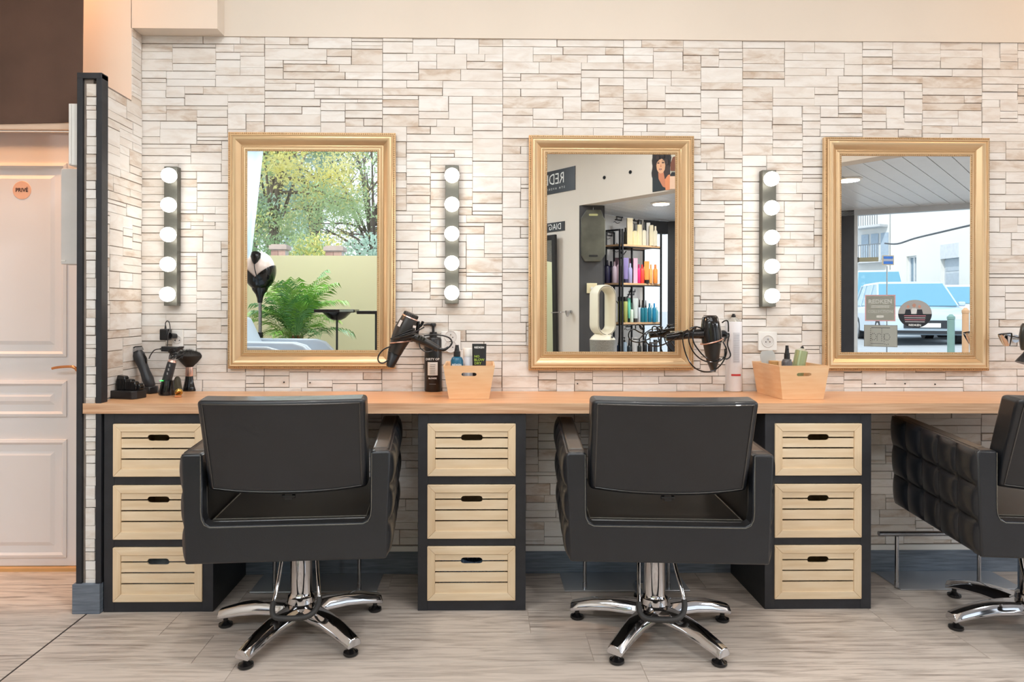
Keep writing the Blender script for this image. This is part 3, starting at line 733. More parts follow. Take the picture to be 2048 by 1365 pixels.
# ---- styling chairs
def make_chair(base_a):
    t = thing('styling_chair', '', 'chair')
    R0, F0 = -.24, .31
    b = B()   # rear U panel
    def ux(x): return x
    pts = [(-.304, .318), (.304, .318), (.3165, .648), (.310, .6565), (.258, .6565), (.2535, .650), (.2515, .465), (.246, .446), (.230, .4345), (-.230, .4345), (-.246, .446), (-.2515, .465), (-.2535, .650), (-.258, .6565), (-.310, .6565), (-.3165, .648)]
    b.prism(pts, .050, lambda x, z, q: (x, R0+q, z)); o = b.build('rear_panel', LEATHER, t, bevel=.009, seg=3)
    b = B()
    sp_ = [(.2575, .650), (.2572, .56), (.2570, .48), (.2545, .455), (.2460, .4375), (.2300, .4305), (.20, .4300)]; b.tube([(-x, R0-.0006, z) for x, z in sp_]+[(x, R0-.0006, z) for x, z in reversed(sp_)], .0009, 5); b.build('seam', STITCH, t)
    for s_ in (-1, 1):
        b = B()
        def q4(y, zt, zb): return [(s_*.250, y, zb), (s_*(.2985), y, zb), (s_*.3115, y, zt), (s_*.2535, y, zt)]
        b.hexa(q4(R0+.051, .656, .318), q4(F0, .680, .330)); a = b.build('armrest', LEATHER2, t, bevel=.010, seg=3)
        b = B()
        b.tube([(s_*.3085, R0+.01, .6585), (s_*.3085, F0-.01, .6820)], .0010, 5); b.build('seam', STITCH, a)
        NU, NV = 60, 36
        def pf(u, v):
            y = R0+.004 + (F0-R0-.006)*u; zt = .653+.025*u; zb = .322+.012*u; z = zb+(zt-zb)*v
            xb = .3005+.0125*v
            pu = abs(math.sin(PI*u*5)); pv = abs(math.sin(PI*v*3)); e = min(u, 1-u, v, 1-v)
            d = .019*(pu*pv)**.42 + .0015
            return Vector((s_*(xb+d), y, z))
        b.slab(NU, NV, pf, lambda u, v: Vector((s_*.2995, pf(u, v).y, pf(u, v).z))); b.build('tufted_panel', LEATHER, a)
    b = B(); b.bb((-.2485, R0+.052, .345), (.2485, F0+.02, .437)); b.build('seat', LEATHER2, t, bevel=.010, seg=3)
    b = B()
    for x in (-.236, .236): b.tube([(x, R0+.055, .4378), (x, F0+.01, .4378)], .0013, 5)
    b.tube([(-.236, R0+.060, .4378), (.236, R0+.060, .4378)], .0013, 5); b.build('seat_seam', STITCH, t)
    # backrest: leaning, bowed towards the rear
    def bk(off):
        def f(u, v):
            x = (-.243+.486*u)*(1+.012*(v-.3)); bow = .030*(1-(2*u-1)**2)
            z = .538+.29*v - .012*(1-abs(2*u-1)**2.5)*(1-v)
            y = -.215 - .105*v - bow*.9 + off
            return Vector((x, y, z + .10*off*(v-.2)))
        return f
    b = B(); b.slab(22, 10, bk(0), bk(.085)); bo = b.build('backrest', LEATHER, t, bevel=.013, seg=3)
    f0 = bk(-.0012); rim = [f0(.035+.93*i/12, .965) for i in range(13)] + [f0(.965, .965-.93*i/8) for i in range(1, 9)] + [f0(.965-.93*i/12, .035) for i in range(1, 13)] + [f0(.035, .035+.93*i/8) for i in range(1, 8)]
    b = B(); b.tube(rim, .0020, 6, closed=True); b.build('piping', LEATHER2, bo)
    b = B(); c = bk(0)(.5, 0); b.box((c.x, c.y+.03, c.z-.012), (.022, .010, .02)); b.cyl((c.x-.02, c.y+.03, c.z-.012), (c.x+.02, c.y+.03, c.z-.012), .006)
    b.build('hinge', BLACKP, t)
    # column
    b = B(); b.bb((-.11, -.11, .318), (.11, .11, .344)); b.build('seat_plate', BLACKP, t, smooth=False, bevel=.002)
    b = B(); b.lathe((0, 0, .098), (0, 0, .317), [(0, .047), (.09, .045), (.12, .0385), (.16, .0370), (.80, .0370), (.805, .0378), (1, .0378)], 36); b.build('column', CHROME, t)
    b = B(); b.lathe((0, 0, .050), (0, 0, .0978), [(0, .020), (.3, .030), (.55, .058), (.9, .060), (1, .050)], 36); b.build('base_hub', CHROME, t)
    P = [(-.052, -.005, .330), (-.060, -.045, .235), (-.066, -.085, .165), (-.071, -.115, .128), (-.062, -.135, .108), (-.035, -.142, .102), (.030, -.142, .102), (.060, -.135, .112), (.076, -.115, .134), (.074, -.095, .170), (.060, -.045, .245), (.050, -.005, .330)]
    P = smooth_path(P, 5); i0, i1 = 13, len(P)-13
    b = B(); b.tube(P[:i0+2], .0062, 10); b.tube(P[i1-1:], .0062, 10); b.build('pump_lever', CHROME, t)
    b = B(); b.tube(P[i0:i1+1], .0090, 12); b.build('pump_grip', RUBBER, t)
    for k in range(5):
        an = math.radians(base_a+72*k); u = Vector((math.cos(an), math.sin(an), 0)); w_ = Vector((-u.y, u.x, 0))
        prof = [(.035, .098, .060, .040), (.09, .0985, .058, .036), (.15, .094, .056, .033), (.21, .083, .048, .030), (.26, .068, .038, .0275), (.288, .0585, .030, .025)]
        b = B(); vs = []; fs = []
        for (r_, zt, zb, hw_) in prof:
            ht = zt-zb; tp = hw_*.55
            for a_, z_ in ((-hw_, zb), (-hw_, zb+ht*.42), (-tp, zt-ht*.06), (0, zt), (tp, zt-ht*.06), (hw_, zb+ht*.42), (hw_, zb)): vs.append(u*r_ + w_*a_ + Vector((0, 0, z_)))
        for j in range(len(prof)-1):
            for i in range(7): i2 = (i+1) % 7; fs.append((j*7+i, j*7+i2, (j+1)*7+i2, (j+1)*7+i))
        fs.append(tuple(range(7))); fs.append(tuple(range((len(prof)-1)*7, len(prof)*7))); b.add(vs, fs)
        lg = b.build('leg', CHROME, t, bevel=.0025, seg=2)
        b = B(); c = u*.268; b.lathe((c.x, c.y, .0005), (c.x, c.y, .034), [(0, .021), (.12, .024), (.30, .023), (.42, .013), (.6, .008), (1, .008)], 22); b.build('foot_pad', BLACKG, lg)
    return t
CH1 = make_chair(-41-4.2); CH1.location = (-.618, -.492, 0); CH1.rotation_euler.z = math.radians(4.2)
CH1['label'] = 'black leather hydraulic styling chair in front of the left mirror'
CH2 = make_chair(15+3.3); CH2.location = (.588, -.517, 0); CH2.rotation_euler.z = math.radians(-3.3)
CH2['label'] = 'black leather hydraulic styling chair in the middle'
CH3 = make_chair(38+6); CH3.location = (1.898, -.508, 0); CH3.rotation_euler.z = math.radians(-6)
CH3['label'] = 'black leather styling chair cut by the right edge, tufted side in view'
for c in (CH1, CH2, CH3): c['group'] = 'black styling chairs'
# ================================================================ SMALL THINGS ON THE WORKTOP AND THE WALL
def onct(px, py): return at_z(px, py, CT)
LABELW = C(226, 226, 222, .5); TXTK = C(30, 30, 32, .5); TXTW = C(232, 232, 230, .5); TXTG = C(168, 196, 80, .5)
# clipper guard tray
p = onct(247, 799); t = thing('guard_tray', 'black tray of clipper guards by the stone partition', 'tray', (p.x, p.y+.03, CT+.0006), -.28)
b = B(); poly = [(-.052, -.032), (.046, -.032), (.056, -.014), (.056, .034), (-.052, .034)]
b.prism(poly, .030, lambda x, y, q: (x, y, q)); b.build('tray', BLACKP, t, smooth=False, bevel=.0025)
for i, (x, y, s_) in enumerate(((-.028, .006, 1.75), (.004, .008, 1.35), (.028, .004, 1.1), (.044, .012, .8))):
    b = B(); b.prism([(-.013, 0), (.013, 0), (.015, .016), (.009, .030), (-.009, .032), (-.014, .018)], .022, lambda a, z, q: (x + a*s_, y - .011 + q, .0302 + z*s_)); b.build('clipper_guard', BLACKG, t, bevel=.003)
    b = B()
    for k in range(6): b.bb((x-.009*s_+k*.0034*s_, y-.0135, .032), (x-.0075*s_+k*.0034*s_, y-.0112, .030+.024*s_))
    b.build('comb_teeth', BLACKP, t, smooth=False)
# hair clipper leaning in its charging stand
p = onct(291, 788); t = thing('hair_clipper', 'large black hair clipper leaning left out of its charging stand', 'clipper', (p.x, p.y+.02, CT+.0006), -.25)
b = B(); b.prism([(-.040, -.024), (.030, -.030), (.044, .0), (.032, .026), (-.036, .026)], .028, lambda x, y, q: (x*(1-q*3), y*(1-q*3), q)); b.build('charging_stand', BLACKP, t, bevel=.004)
b = B(); q0 = Vector((.016, 0, .020)); q1 = Vector((-.050, 0, .166))
b.lathe(q0, q1, [(0, .012), (.06, .019), (.25, .0215), (.45, .0185), (.62, .0190), (.80, .0225), (.92, .0225), (1, .017)], 20); b.build('clipper_body', mat('charcoal_plastic', (44, 46, 50), .38), t)
b = B(); dr = (q1-q0).normalized(); pn = Vector((-dr.z, 0, dr.x)); r3 = Matrix((pn, Vector((0, 1, 0)), dr)).transposed()
b.box(q1+dr*.006, (.030, .040, .014), r3); b.build('blade', STEEL, t, smooth=False, bevel=.001)
b = B(); b.box(q1+dr*.0155-pn*.004, (.020, .036, .006), r3); b.build('comb', BLACKP, t, smooth=False)
b = B(); b.tube(smooth_path([q0+dr*.10-pn*.018, q0+dr*.118-pn*.026, q0+dr*.14-pn*.020], 4), .004, 8); b.build('taper_lever', BLACKG, t)
# trimmer in stand
p = onct(328, 792); t = thing('hair_trimmer', 'slim black trimmer with green light, standing in a curved stand', 'trimmer', (p.x, p.y+.025, CT+.0006), 0)
b = B(); b.lathe((0, 0, 0), (.004, 0, .058), [(0, .030), (.1, .031), (.7, .025), (1, .022)], 24); b.build('stand', BLACKG, t)
q0 = Vector((-.008, 0, .030)); q1 = Vector((.020, 0, .130))
b = B(); b.lathe(q0, q1, [(0, .018), (.5, .0175), (.95, .0165), (1, .015)], 20); b.build('trimmer_body', mat('charcoal_plastic', (44, 46, 50), .38), t)
b = B(); b.lathe(q1, q1+(q1-q0).normalized()*.008, [(0, .0165), (1, .013)], 20); b.build('collar', ROSE, t)
b = B(); b.box((-.010, -.0245, .058), (.012, .002, .003)); b.build('charge_light', mat('green_led', (60, 230, 90), .4, emit=(60, 255, 90), es=3), t)
b = B()
for k in range(3): b.box(q0+(q1-q0)*(.55+.16*k)+Vector((.002, -.0175, 0)), (.004, .002, .009))
b.build('marking', C(150, 150, 150, .5), t, smooth=False)
# bundle of leads lying over it
t = thing('lead_bundle', 'tangled black charging leads heaped on the slim trimmer', 'cable', (p.x+.02, p.y+.025, CT+.1385))
b = B(); rc = random.Random(4)
for k in range(9):
    a0 = rc.random()*6.28; pts = [Vector((.018*math.cos(a0+j*.9)*(1+.5*rc.random())+.018, .016*math.sin(a0+j*1.1), .002+.006*j+rc.random()*.006)) for j in range(8)]
    b.tube(smooth_path(pts, 4), .0017, 6)
for k in range(5):
    b.tube(smooth_path([(-.008+.005*k, -.008, .003), (-.004+.005*k, -.012, .02), (.008+.003*k, -.006, .038), (.03+.004*k, 0, .052)], 4), .0019, 6)
b.build('leads', BLACKP, t)
b = B(); b.box((-.008, .003, .042), (.064, .026, .020), (0, .03, 0)); b.cyl((-.040, .003, .043), (-.052, .003, .042), .004, .0025); b.build('transformer', BLACKP, t, bevel=.004)
P0 = Vector((-.052, .003, .042)); b = B(); b.tube(smooth_path([P0, P0+Vector((-.018, 0, -.004)), P0+Vector((-.032, -.002, -.022)), P0+Vector((-.038, -.004, -.038))], 5), .0021, 7); b.build('clipper_lead', BLACKP, t)
# plug adapter in the socket
p = at_y(333, 668, -.05); t = thing('plug_adapter', 'black plug adapter with a looped lead in the left wall socket', 'adapter', (p.x, -.05, p.z))
b = B(); b.bb((-.019, -.022, -.026), (.014, .020, .020)); b.build('adapter_body', BLACKP, t, bevel=.004)
b = B(); b.cyl((.014, 0, -.008), (.024, .028, -.010), .012, .010); b.build('plug', BLACKP, t)
b = B(); b.cyl((-.004, 0, .0205), (-.004, 0, .034), .0042, .0026, seg=10); b.tube(smooth_path([(-.004, 0, .034), (-.004, 0, .044), (.004, -.002, .053), (.012, -.002, .044), (.016, -.004, .02), (.0165, -.022, -.004), (.016, -.026, -.04), (.014, -.03, -.07)], 5), .0018, 7); b.build('lead', BLACKP, t)
# small gold trimmer lying against the stand
p = onct(352, 795); t = thing('foil_trimmer', 'small olive cylinder trimmer with a round gold head, lying on the worktop', 'trimmer', (p.x, p.y+.02, CT+.0006), .2)
b = B(); b.lathe((.004, -.012, .020), (-.012, .036, .068), [(0, .0135), (.1, .0145), (.85, .0125), (1, .009)], 20); b.build('trimmer_body', C(62, 58, 46, .3, .4), t)
b = B(); b.lathe((.004, -.0122, .0195), (.007, -.020, .014), [(0, .0145), (.5, .0150), (1, .012)], 22); b.build('gold_head', mat('polished_gold', (214, 176, 98), .2, .95), t)
b = B(); b.box((.006, -.030, .004), (.024, .012, .007)); b.build('blade_guard', C(190, 120, 72, .4), t, smooth=False, bevel=.001)
# neck brush
p = onct(373, 784); t = thing('neck_brush', 'round black neck brush with a rose gold band', 'brush', (p.x, p.y+.034, CT+.0006))
b = B(); b.lathe((0, 0, 0), (0, 0, .060), [(0, .029), (.05, .030), (.3, .0255), (.7, .0205), (1, .0185)], 30); b.build('handle', BLACKG, t)
b = B(); b.lathe((0, 0, .0602), (0, 0, .098), [(0, .0180), (.1, .0185), (.9, .0180), (1, .0175)], 30); b.build('ferrule', ROSE, t)
b = B(); rc = random.Random(9); b.lathe((0, 0, .0982), (0, 0, .166), [(0, .0175), (.30, .036), (.58, .0515), (.70, .0530), (.86, .046), (.96, .030), (1, .012)], 30)
for k in range(1500):
    a = rc.random()*6.283; r = .0525*math.sqrt(rc.random()); zt = .146+.030*math.sqrt(max(0, 1-(r/.0535)**2)) + .002*rc.random()
    d = Vector((math.cos(a), math.sin(a), 0)); p0 = d*r*.85+Vector((0, 0, zt-.018)); p1 = d*r*1.06+Vector((0, 0, zt)); w_ = Vector((-d.y, d.x, 0))*.0006
    b.add([p0-w_, p0+w_, p1], [(0, 1, 2)])
b.build('bristles', mat('dark_bristle', (30, 27, 25), .6, var=.3, vs=200), t, kind='stuff', fix=False)
# ---- bottles
def bottle(name, label, cat, loc, r, h, m, style='plain', capm=None, rz=0, group=None, tilt=None, seg=24, lab=None, flat=1.0, base=.0006, sh_=.66):
    t = thing(name, label, cat, (loc[0], loc[1], loc[2]+base), rz, group)
    if tilt: t.rotation_euler = tilt
    capm = capm or BLACKP
    if style == 'plain':    # shoulder, short neck, cap
        b = B(); b.lathe((0, 0, 0), (0, 0, h*.80), [(0, r*.9), (.03, r), (.86, r), (.95, r*.8), (1, r*.42)], seg); b.build('body', m, t)
        b = B(); b.lathe((0, 0, h*.801), (0, 0, h), [(0, r*.48), (1, r*.44)], seg); b.build('cap', capm, t)
    elif style == 'spray':
        b = B(); b.lathe((0, 0, 0), (0, 0, h*sh_), [(0, r*.92), (.03, r), (.90, r), (.97, r*.82), (1, r*.5)], seg); b.build('body', m, t)
        b = B(); b.lathe((0, 0, h*(sh_+.001)), (0, 0, h*(sh_+.10)), [(0, r*.55), (1, r*.52)], seg); b.lathe((0, 0, h*(sh_+.101)), (0, 0, h), [(0, r*.42), (.5, r*.34), (.75, r*.30), (1, r*.28)], seg); b.cyl((0, -r*.25, h*.93), (0, -r*.62, h*.93), r*.12, seg=8); b.build('spray_head', capm, t)
    elif style == 'pump':
        b = B(); b.lathe((0, 0, 0), (0, 0, h*.80), [(0, r*.92), (.02, r), (.95, r), (.985, r*.9), (1, r*.5)], seg); b.build('body', m, t)
        b = B(); b.lathe((0, 0, h*.801), (0, 0, h*.87), [(0, r*.42), (1, r*.40)], seg); b.cyl((0, 0, h*.871), (0, 0, h*.955), r*.14, seg=12); b.lathe((0, 0, h*.955), (0, 0, h), [(0, r*.3), (.6, r*.34), (1, r*.28)], 16)
        b.tube([(0, 0, h*.98), (-r*.7, 0, h*.985), (-r*1.15, 0, h*.97)], [r*.14, r*.12, r*.08], 8); b.build('pump', capm, t)
    elif style == 'can':
        b = B(); b.lathe((0, 0, 0), (0, 0, h*.90), [(0, r*.93), (.01, r), (.985, r), (1, r*.97)], seg); b.build('body', m, t)
        b = B(); b.lathe((0, 0, h*.901), (0, 0, h*.955), [(0, r*.96), (.2, r*.85), (1, r*.36)], seg); b.build('dome', capm if lab is None else lab, t)
        b = B(); b.lathe((0, 0, h*.956), (0, 0, h), [(0, r*.26), (.5, r*.26), (.6, r*.18), (1, r*.16)], 14); b.build('nozzle', BLACKP, t)
    elif style == 'tallcap':
        b = B(); b.lathe((0, 0, 0), (0, 0, h*.82), [(0, r*.93), (.01, r), (.985, r), (1, r*.95)], seg); b.build('body', m, t)
        b = B(); b.lathe((0, 0, h*.821), (0, 0, h), [(0, r), (.9, r), (1, r*.9)], seg); b.build('cap', capm, t)
    elif style == 'tube':   # tube standing on its cap, crimped top
        b = B()
        def f(u, v):
            a = 2*PI*u; k = v; rx = r*(1+.12*k); ry = r*flat*(1-k)+.0008
            return Vector((rx*math.cos(a), ry*math.sin(a), h*.16+h*.84*v))
        b.grid(seg, 10, f, closed_u=True); n0 = len(b.v); b.f.append(tuple(reversed(range(seg)))); b.mi.append(0); b.f.append(tuple(range(n0-seg, n0))); b.mi.append(0); b.build('body', m, t)
        b = B(); b.lathe((0, 0, 0), (0, 0, h*.159), [(0, r*.9), (1, r*.92)], seg); b.build('cap', capm, t)
    elif style == 'box':
        b = B(); b.bb((-r, -r*flat, 0), (r, r*flat, h)); b.build('carton', m, t, smooth=False, bevel=.0008)
        b = B(); b.bb((-r*.8, -r*flat-.0006, h*.25), (r*.8, -r*flat-.0001, h*.55)); b.build('print', capm, t, smooth=False)
    return t
p = onct(865, 785); R_ = .0358
t = bottle('pump_bottle', 'tall black pump bottle with a white label, left of the bamboo basket', 'bottle', (p.x, p.y+R_, CT), R_, .281, mat('satin_black_bottle', (24, 22, 23), .3), 'pump')
def curved_label(name, parent, z0, z1, half, R, m):
    b = B(); n = 10
    b.slab(n, 2, lambda u, v: Vector(((R+.0004)*math.sin((2*u-1)*half), -(R+.0004)*math.cos((2*u-1)*half), z0+(z1-z0)*v)), lambda u, v: Vector(((R-.0006)*math.sin((2*u-1)*half), -(R-.0006)*math.cos((2*u-1)*half), z0+(z1-z0)*v)))
    return b.build(name, m, parent)
lb = curved_label('white_label', t, .068, .122, .60, R_, LABELW)
text('lettering', 'DIRTY OP', .0125, (0, -R_-.0006, .134), (1, 0, 0), (0, 0, 1), TXTW, t, bold=.0003)
text('lettering', 'BLONDE', .0085, (0, -R_-.0006, .056), (1, 0, 0), (0, 0, 1), TXTW, t, bold=.0003)
b = B()
for k in range(6): b.bb((-.012+.001*(k % 3), -R_-.0014, .074+.0075*k), (.012-.001*((k+1) % 3), -R_-.0006, .0755+.0075*k))
b.bb((-.014, -R_-.0008, .032), (.014, -R_+.001, .0335)); b.build('fine_print', C(120, 120, 120, .6), t, smooth=False)
# ---- bamboo baskets
def make_basket(xc, y0, wb, wt, dep, h, label, rz=0, skew=0):
    t = thing('bamboo_basket', label, 'basket', (xc, y0, CT+.0006), rz, group='bamboo baskets on the worktop'); th = .006
    hb, ht = wb/2, wt/2; fl_ = (wt-wb)/2*.6
    def face(z):  # front y at height z
        return -fl_*z/h
    # front and back panels with hand hole: built as ring of quads
    def endpanel(yb, sgn, name):
        b = B(); zc = h*.74; hh = .0065; hw_ = .028; N = 7
        outer = []; inner = []
        def wx(z): return hb+(ht-hb)*z/h
        for i in range(N): a = -1+2*i/(N-1); outer.append((a*wx(h), h)); inner.append((a*hw_*.8, zc+hh))
        inner2 = [(hw_, zc+hh*.5), (hw_, zc-hh*.5)]; outer2 = [(wx(h*.66), h*.66), (wx(h*.33), h*.33)]
        outer += outer2; inner += inner2
        for i in range(N): a = 1-2*i/(N-1); outer.append((a*wx(0), 0)); inner.append((a*hw_*.8, zc-hh))
        outer += [(-wx(h*.33), h*.33), (-wx(h*.66), h*.66)]; inner += [(-hw_, zc-hh*.5), (-hw_, zc+hh*.5)]
        n = len(outer); vs = []
        for yy in (0, th):
            for P in (outer, inner):
                for x, z in P: vs.append((x, yb+sgn*face(z)*-1*-1+yy if sgn > 0 else yb-face(z)+yy-th, z))
        fs = []
        for i in range(n):
            j = (i+1) % n
            fs += [(i, j, n+j, n+i), (2*n+i, 3*n+i, 3*n+j, 2*n+j), (i, 2*n+i, 2*n+j, j), (n+i, n+j, 3*n+j, 3*n+i)]
        b.add(vs, fs); b.build(name, BAMBOO, t, smooth=False)
    endpanel(0, 1, 'front_panel'); endpanel(dep, -1, 'back_panel')
    for s_ in (-1, 1):
        b = B()
        lo = [(s_*(hb-.0002), th, 0), (s_*(hb-.0002), dep-th, 0), (s_*(hb-th), dep-th, 0), (s_*(hb-th), th, 0)]
        hi = [(s_*(ht-.0002), -fl_+th, h), (s_*(ht-.0002), dep+fl_-th, h), (s_*(ht-th), dep+fl_-th, h), (s_*(ht-th), -fl_+th, h)]
        b.hexa(lo, hi); b.build('side_panel', BAMBOO, t, smooth=False)
    b = B(); b.bb((-hb+th, th+.0003, .001), (hb-th, dep-th-.0003, .006)); b.build('bottom', BAMBOO, t, smooth=False)
    # glued strips: thin raised joints of the laminated bamboo
    return t
q0 = onct(898, 799); q1 = onct(978, 799)
bk1 = make_basket((q0.x+q1.x)/2, q0.y, q1.x-q0.x, (q1.x-q0.x)*1.29, .195, .127, 'bamboo basket behind the left front chair, holding a blue spray bottle and a black tube')
c = bk1.location
p = at_y(914, 700, c.y+.035); zz = CT+.0068
t = bottle('spray_bottle', 'blue spray bottle with a black nozzle in the left basket', 'bottle', (p.x, c.y+.035, zz), .0240, .196, mat('petrol_blue', (16, 92, 124), .3), 'spray', sh_=.775)
text('lettering', 'REDKEN', .0095, (0, -.0248, .1215), (1, 0, 0), (0, 0, 1), TXTW, t, bold=.0003)
p = at_y(937, 700, c.y+.085)
bottle('white_bottle', 'plain white bottle between blue spray and black tube', 'bottle', (p.x, c.y+.085, zz), .0215, .181, mat('white_bottle', (222, 222, 228), .35), 'tallcap', capm=WHITEP)
p = at_y(958.5, 700, c.y+.045)
t = bottle('hair_tube', 'black tube reading NO BLOW DRY in the left basket', 'tube', (p.x, c.y+.045, zz), .0245, .200, mat('black_tube', (32, 31, 32), .3), 'tube', capm=mat('teal_cap', (110, 190, 200), .3), flat=.8)
text('lettering', 'REDKEN', .0100, (0, -.0062, .186), (1, 0, 0), (0, -.10, 1), TXTW, t, bold=.0004)
text('lettering', 'NO', .0125, (-.009, -.0125, .152), (1, 0, 0), (0, -.10, 1), TXTG, t, bold=.0003)
text('lettering', 'BLOW', .0135, (0, -.0140, .139), (1, 0, 0), (0, -.10, 1), TXTG, t, bold=.0003)
text('lettering', 'DRY', .0135, (-.005, -.0155, .126), (1, 0, 0), (0, -.10, 1), TXTG, t, bold=.0003)
q0 = onct(1564, 799.5); q1 = onct(1648, 799.5)
bk2 = make_basket((q0.x+q1.x)/2, q0.y, q1.x-q0.x, (q1.x-q0.x)*1.22, .215, .128, 'bamboo basket below the single socket, holding a green can', rz=.045)
c = bk2.location; zz = CT+.0068
p = at_y(1574, 700, c.y+.05)
bottle('spray_bottle', 'small black spray bottle with silver label in the right basket', 'bottle', (p.x, c.y+.05, zz), .020, .195, mat('smoked_bottle', (84, 82, 84), .2), 'spray', sh_=.74)
p = at_y(1591, 735, c.y+.11)
bottle('spray_can', 'olive green aerosol can leaning right in the right basket', 'can', (p.x-.012, c.y+.10, zz+.008), .0235, .185, mat('olive_green_can', (150, 160, 118), .3, .2), 'can', capm=C(200, 204, 190, .3, .6), tilt=(0, math.radians(11), 0))
p = at_y(1528, 716, -.12)
t = thing('grey_card', 'translucent grey cutting card leaning in the right basket', 'card', (c.x-.040, c.y+.165, zz))
b = B(); b.M = Matrix.Rotation(-.17, 4, 'Y'); b.prism([(-.028, 0), (.028, 0), (.030, .150), (.022, .168), (-.020, .172), (-.030, .160)], .003, lambda x, z, q: (x, q, z)); b.build('card', C(190, 192, 190, .3), t, smooth=False, bevel=.001)
b = B(); b.M = Matrix.Rotation(-.17, 4, 'Y'); b.bb((-.018, -.0006, .11), (.018, -.0001, .114)); b.build('print', C(150, 152, 152, .5), t, smooth=False)
p = at_y(1549, 730, c.y+.16)
bottle('small_jar', 'small clear amber topped jar at the back of the right basket', 'jar', (p.x-.008, c.y+.15, zz), .019, .128, C(206, 190, 160, .2), 'tallcap', capm=C(196, 150, 96, .35))
# ---- white hairspray can
p = onct(1470.5, 784); R_ = .0335
t = bottle('hairspray_can', 'tall white hairspray can with a red stripe beside the hanging dryer', 'aerosol', (p.x, p.y+.020, CT), R_, .322, mat('white_lacquer_can', (222, 222, 226), .3), 'can', capm=C(200, 200, 196, .25, .8))
curved_label('printed_panel', t, .12, .245, .42, R_, C(204, 206, 212, .4))
curved_label('red_stripe', t, .0655, .0735, .62, R_, C(196, 60, 62, .4))
b = B()
for k in range(16): b.bb((-.012+.0007*(k % 4), -R_-.0008, .126+.0072*k), (.012-.0009*((k*3) % 4), -R_-.0004, .1272+.0072*k))
b.build('fine_print', C(160, 162, 168, .6), t, smooth=False)
# ---- hanging hair dryers
DRY = mat('matt_black_dryer', (40, 37, 35), .36, var=.12)
def P(px, py, y): return at_y(px, py, y)
y = -.17
t = thing('hair_dryer', 'matt black hair dryer hanging nozzle down beside the left mirror', 'hair dryer', P(800, 680, y))
top = P(820.5, 634, y); nz = P(789, 706, y); dr = (nz-top)
b = B(); b.lathe(top, nz, [(0, .0295), (.06, .0325), (.35, .0400), (.62, .0365), (.85, .0300), (1, .0275)], 32); b.build('barrel', DRY, t, world=True)
b = B(); b.lathe(top-dr*.10, top-dr*.002, [(0, .0245), (.15, .0280), (.85, .0290), (1, .0285)], 32); cap_ = b.build('rear_grille', C(66, 60, 56, .4), t, world=True)
b = B(); u = dr.normalized(); s1 = Vector((0, 1, 0)); s2 = u.cross(s1)
for k in range(22):
    a = 2*PI*k/22; d = s1*math.cos(a)+s2*math.sin(a); b.tube([top-dr*.085+d*.0285, top-dr*.015+d*.0298], .0012, 5)
b.build('vent_rib', BLACKG, t, kind='stuff', world=True)
b = B(); b.lathe(top-dr*.001, top+dr*.025, [(0, .0318), (1, .0336)], 32); b.build('band', ROSE, t, world=True)
tip = P(781, 732, y)   # flattened concentrator nozzle
b = B(); dv = (tip-nz); L_ = dv.length; uu = dv.normalized(); sx_ = Vector((0, 1, 0)); sy_ = uu.cross(sx_); vs = []
for (tt, a_, c_) in ((0, .0265, .0265), (.25, .026, .022), (1, .034, .0085), (1.05, .033, .007)):
    for k in range(24): q = 2*PI*k/24; vs.append(nz + uu*L_*tt + sx_*math.cos(q)*a_*.6*(1+.6*tt) + sy_*math.sin(q)*(c_+.008*tt))
fs = [(j*24+k, j*24+(k+1) % 24, (j+1)*24+(k+1) % 24, (j+1)*24+k) for j in range(3) for k in range(24)] + [tuple(range(24)), tuple(range(72, 96))]
b.add(vs, fs); b.build('nozzle', BLACKP, t, world=True)
h0 = P(812, 668, y); h1 = P(877, 699, y)
b = B(); pth = smooth_path([h0, P(836, 678, y), P(858, 688, y), h1], 5); n = len(pth); b.tube(pth, [.0195-.0075*i/(n-1) for i in range(n)], 16); b.build('handle', DRY, t, world=True)
b = B()
for k in range(3): c_ = P(838+5*k, 674+2.4*k, y-.018); b.box(c_, (.007, .006, .011), (0, .5, 0))
b.build('switch', BLACKG, t, smooth=False, world=True)
c_ = P(829, 654.5, y-.036); text('lettering', 'PRO', .009, c_, (1, 0, 0), (0, 0, 1), TXTW, t, world=True) if False else None
b = B(); b.box(P(800, 647, y-.038), (.010, .002, .026), (0, .45, 0)); b.box(P(829, 654, y-.032), (.012, .002, .009), (0, .25, -.2)); b.build('white_marking', C(226, 214, 206, .5), t, smooth=False, world=True)
t = thing('dryer_holder', 'rose gold ring wall bracket holding the left dryer', 'holder', P(800, 685, y))
# ring around the barrel
ctr = P(801, 684, y); u = Vector((1, 0, .11)).normalized(); w_ = Vector((0, 1, 0))
b = B(); b.tube([ctr + u*math.cos(2*PI*k/36)*.040 + w_*math.sin(2*PI*k/36)*.040 for k in range(36)], .0028, 8, closed=True); b.build('ring', ROSE, t, world=True)
b = B(); b.tube(smooth_path([ctr + w_*.040, ctr + Vector((.02, .06, 0)), ctr + Vector((.05, .10, 0)), Vector((ctr.x+.06, -.022, ctr.z))], 5), .005, 10); b.build('arm', BLACKP, t, world=True)
b = B(); b.cyl((ctr.x+.06, -.0095, ctr.z), (ctr.x+.06, -.022, ctr.z), .020, .016); b.build('wall_plate', BLACKP, t, world=True)
b = B(); fk = P(842, 648, -.15); b.tube(smooth_path([P(834, 668, -.15), P(836, 652, -.15), P(836, 643, -.15)], 4), .007, 10); b.tube(smooth_path([P(836, 656, -.15), P(843, 650, -.15), P(846, 643, -.15)], 4), .0055, 8); b.build('hook', BLACKG, t, world=True)
t = thing('dryer_lead', 'black lead coiled round the left dryer and looping both sides', 'cable', P(820, 670, y))
b = B(); yl = y-.0
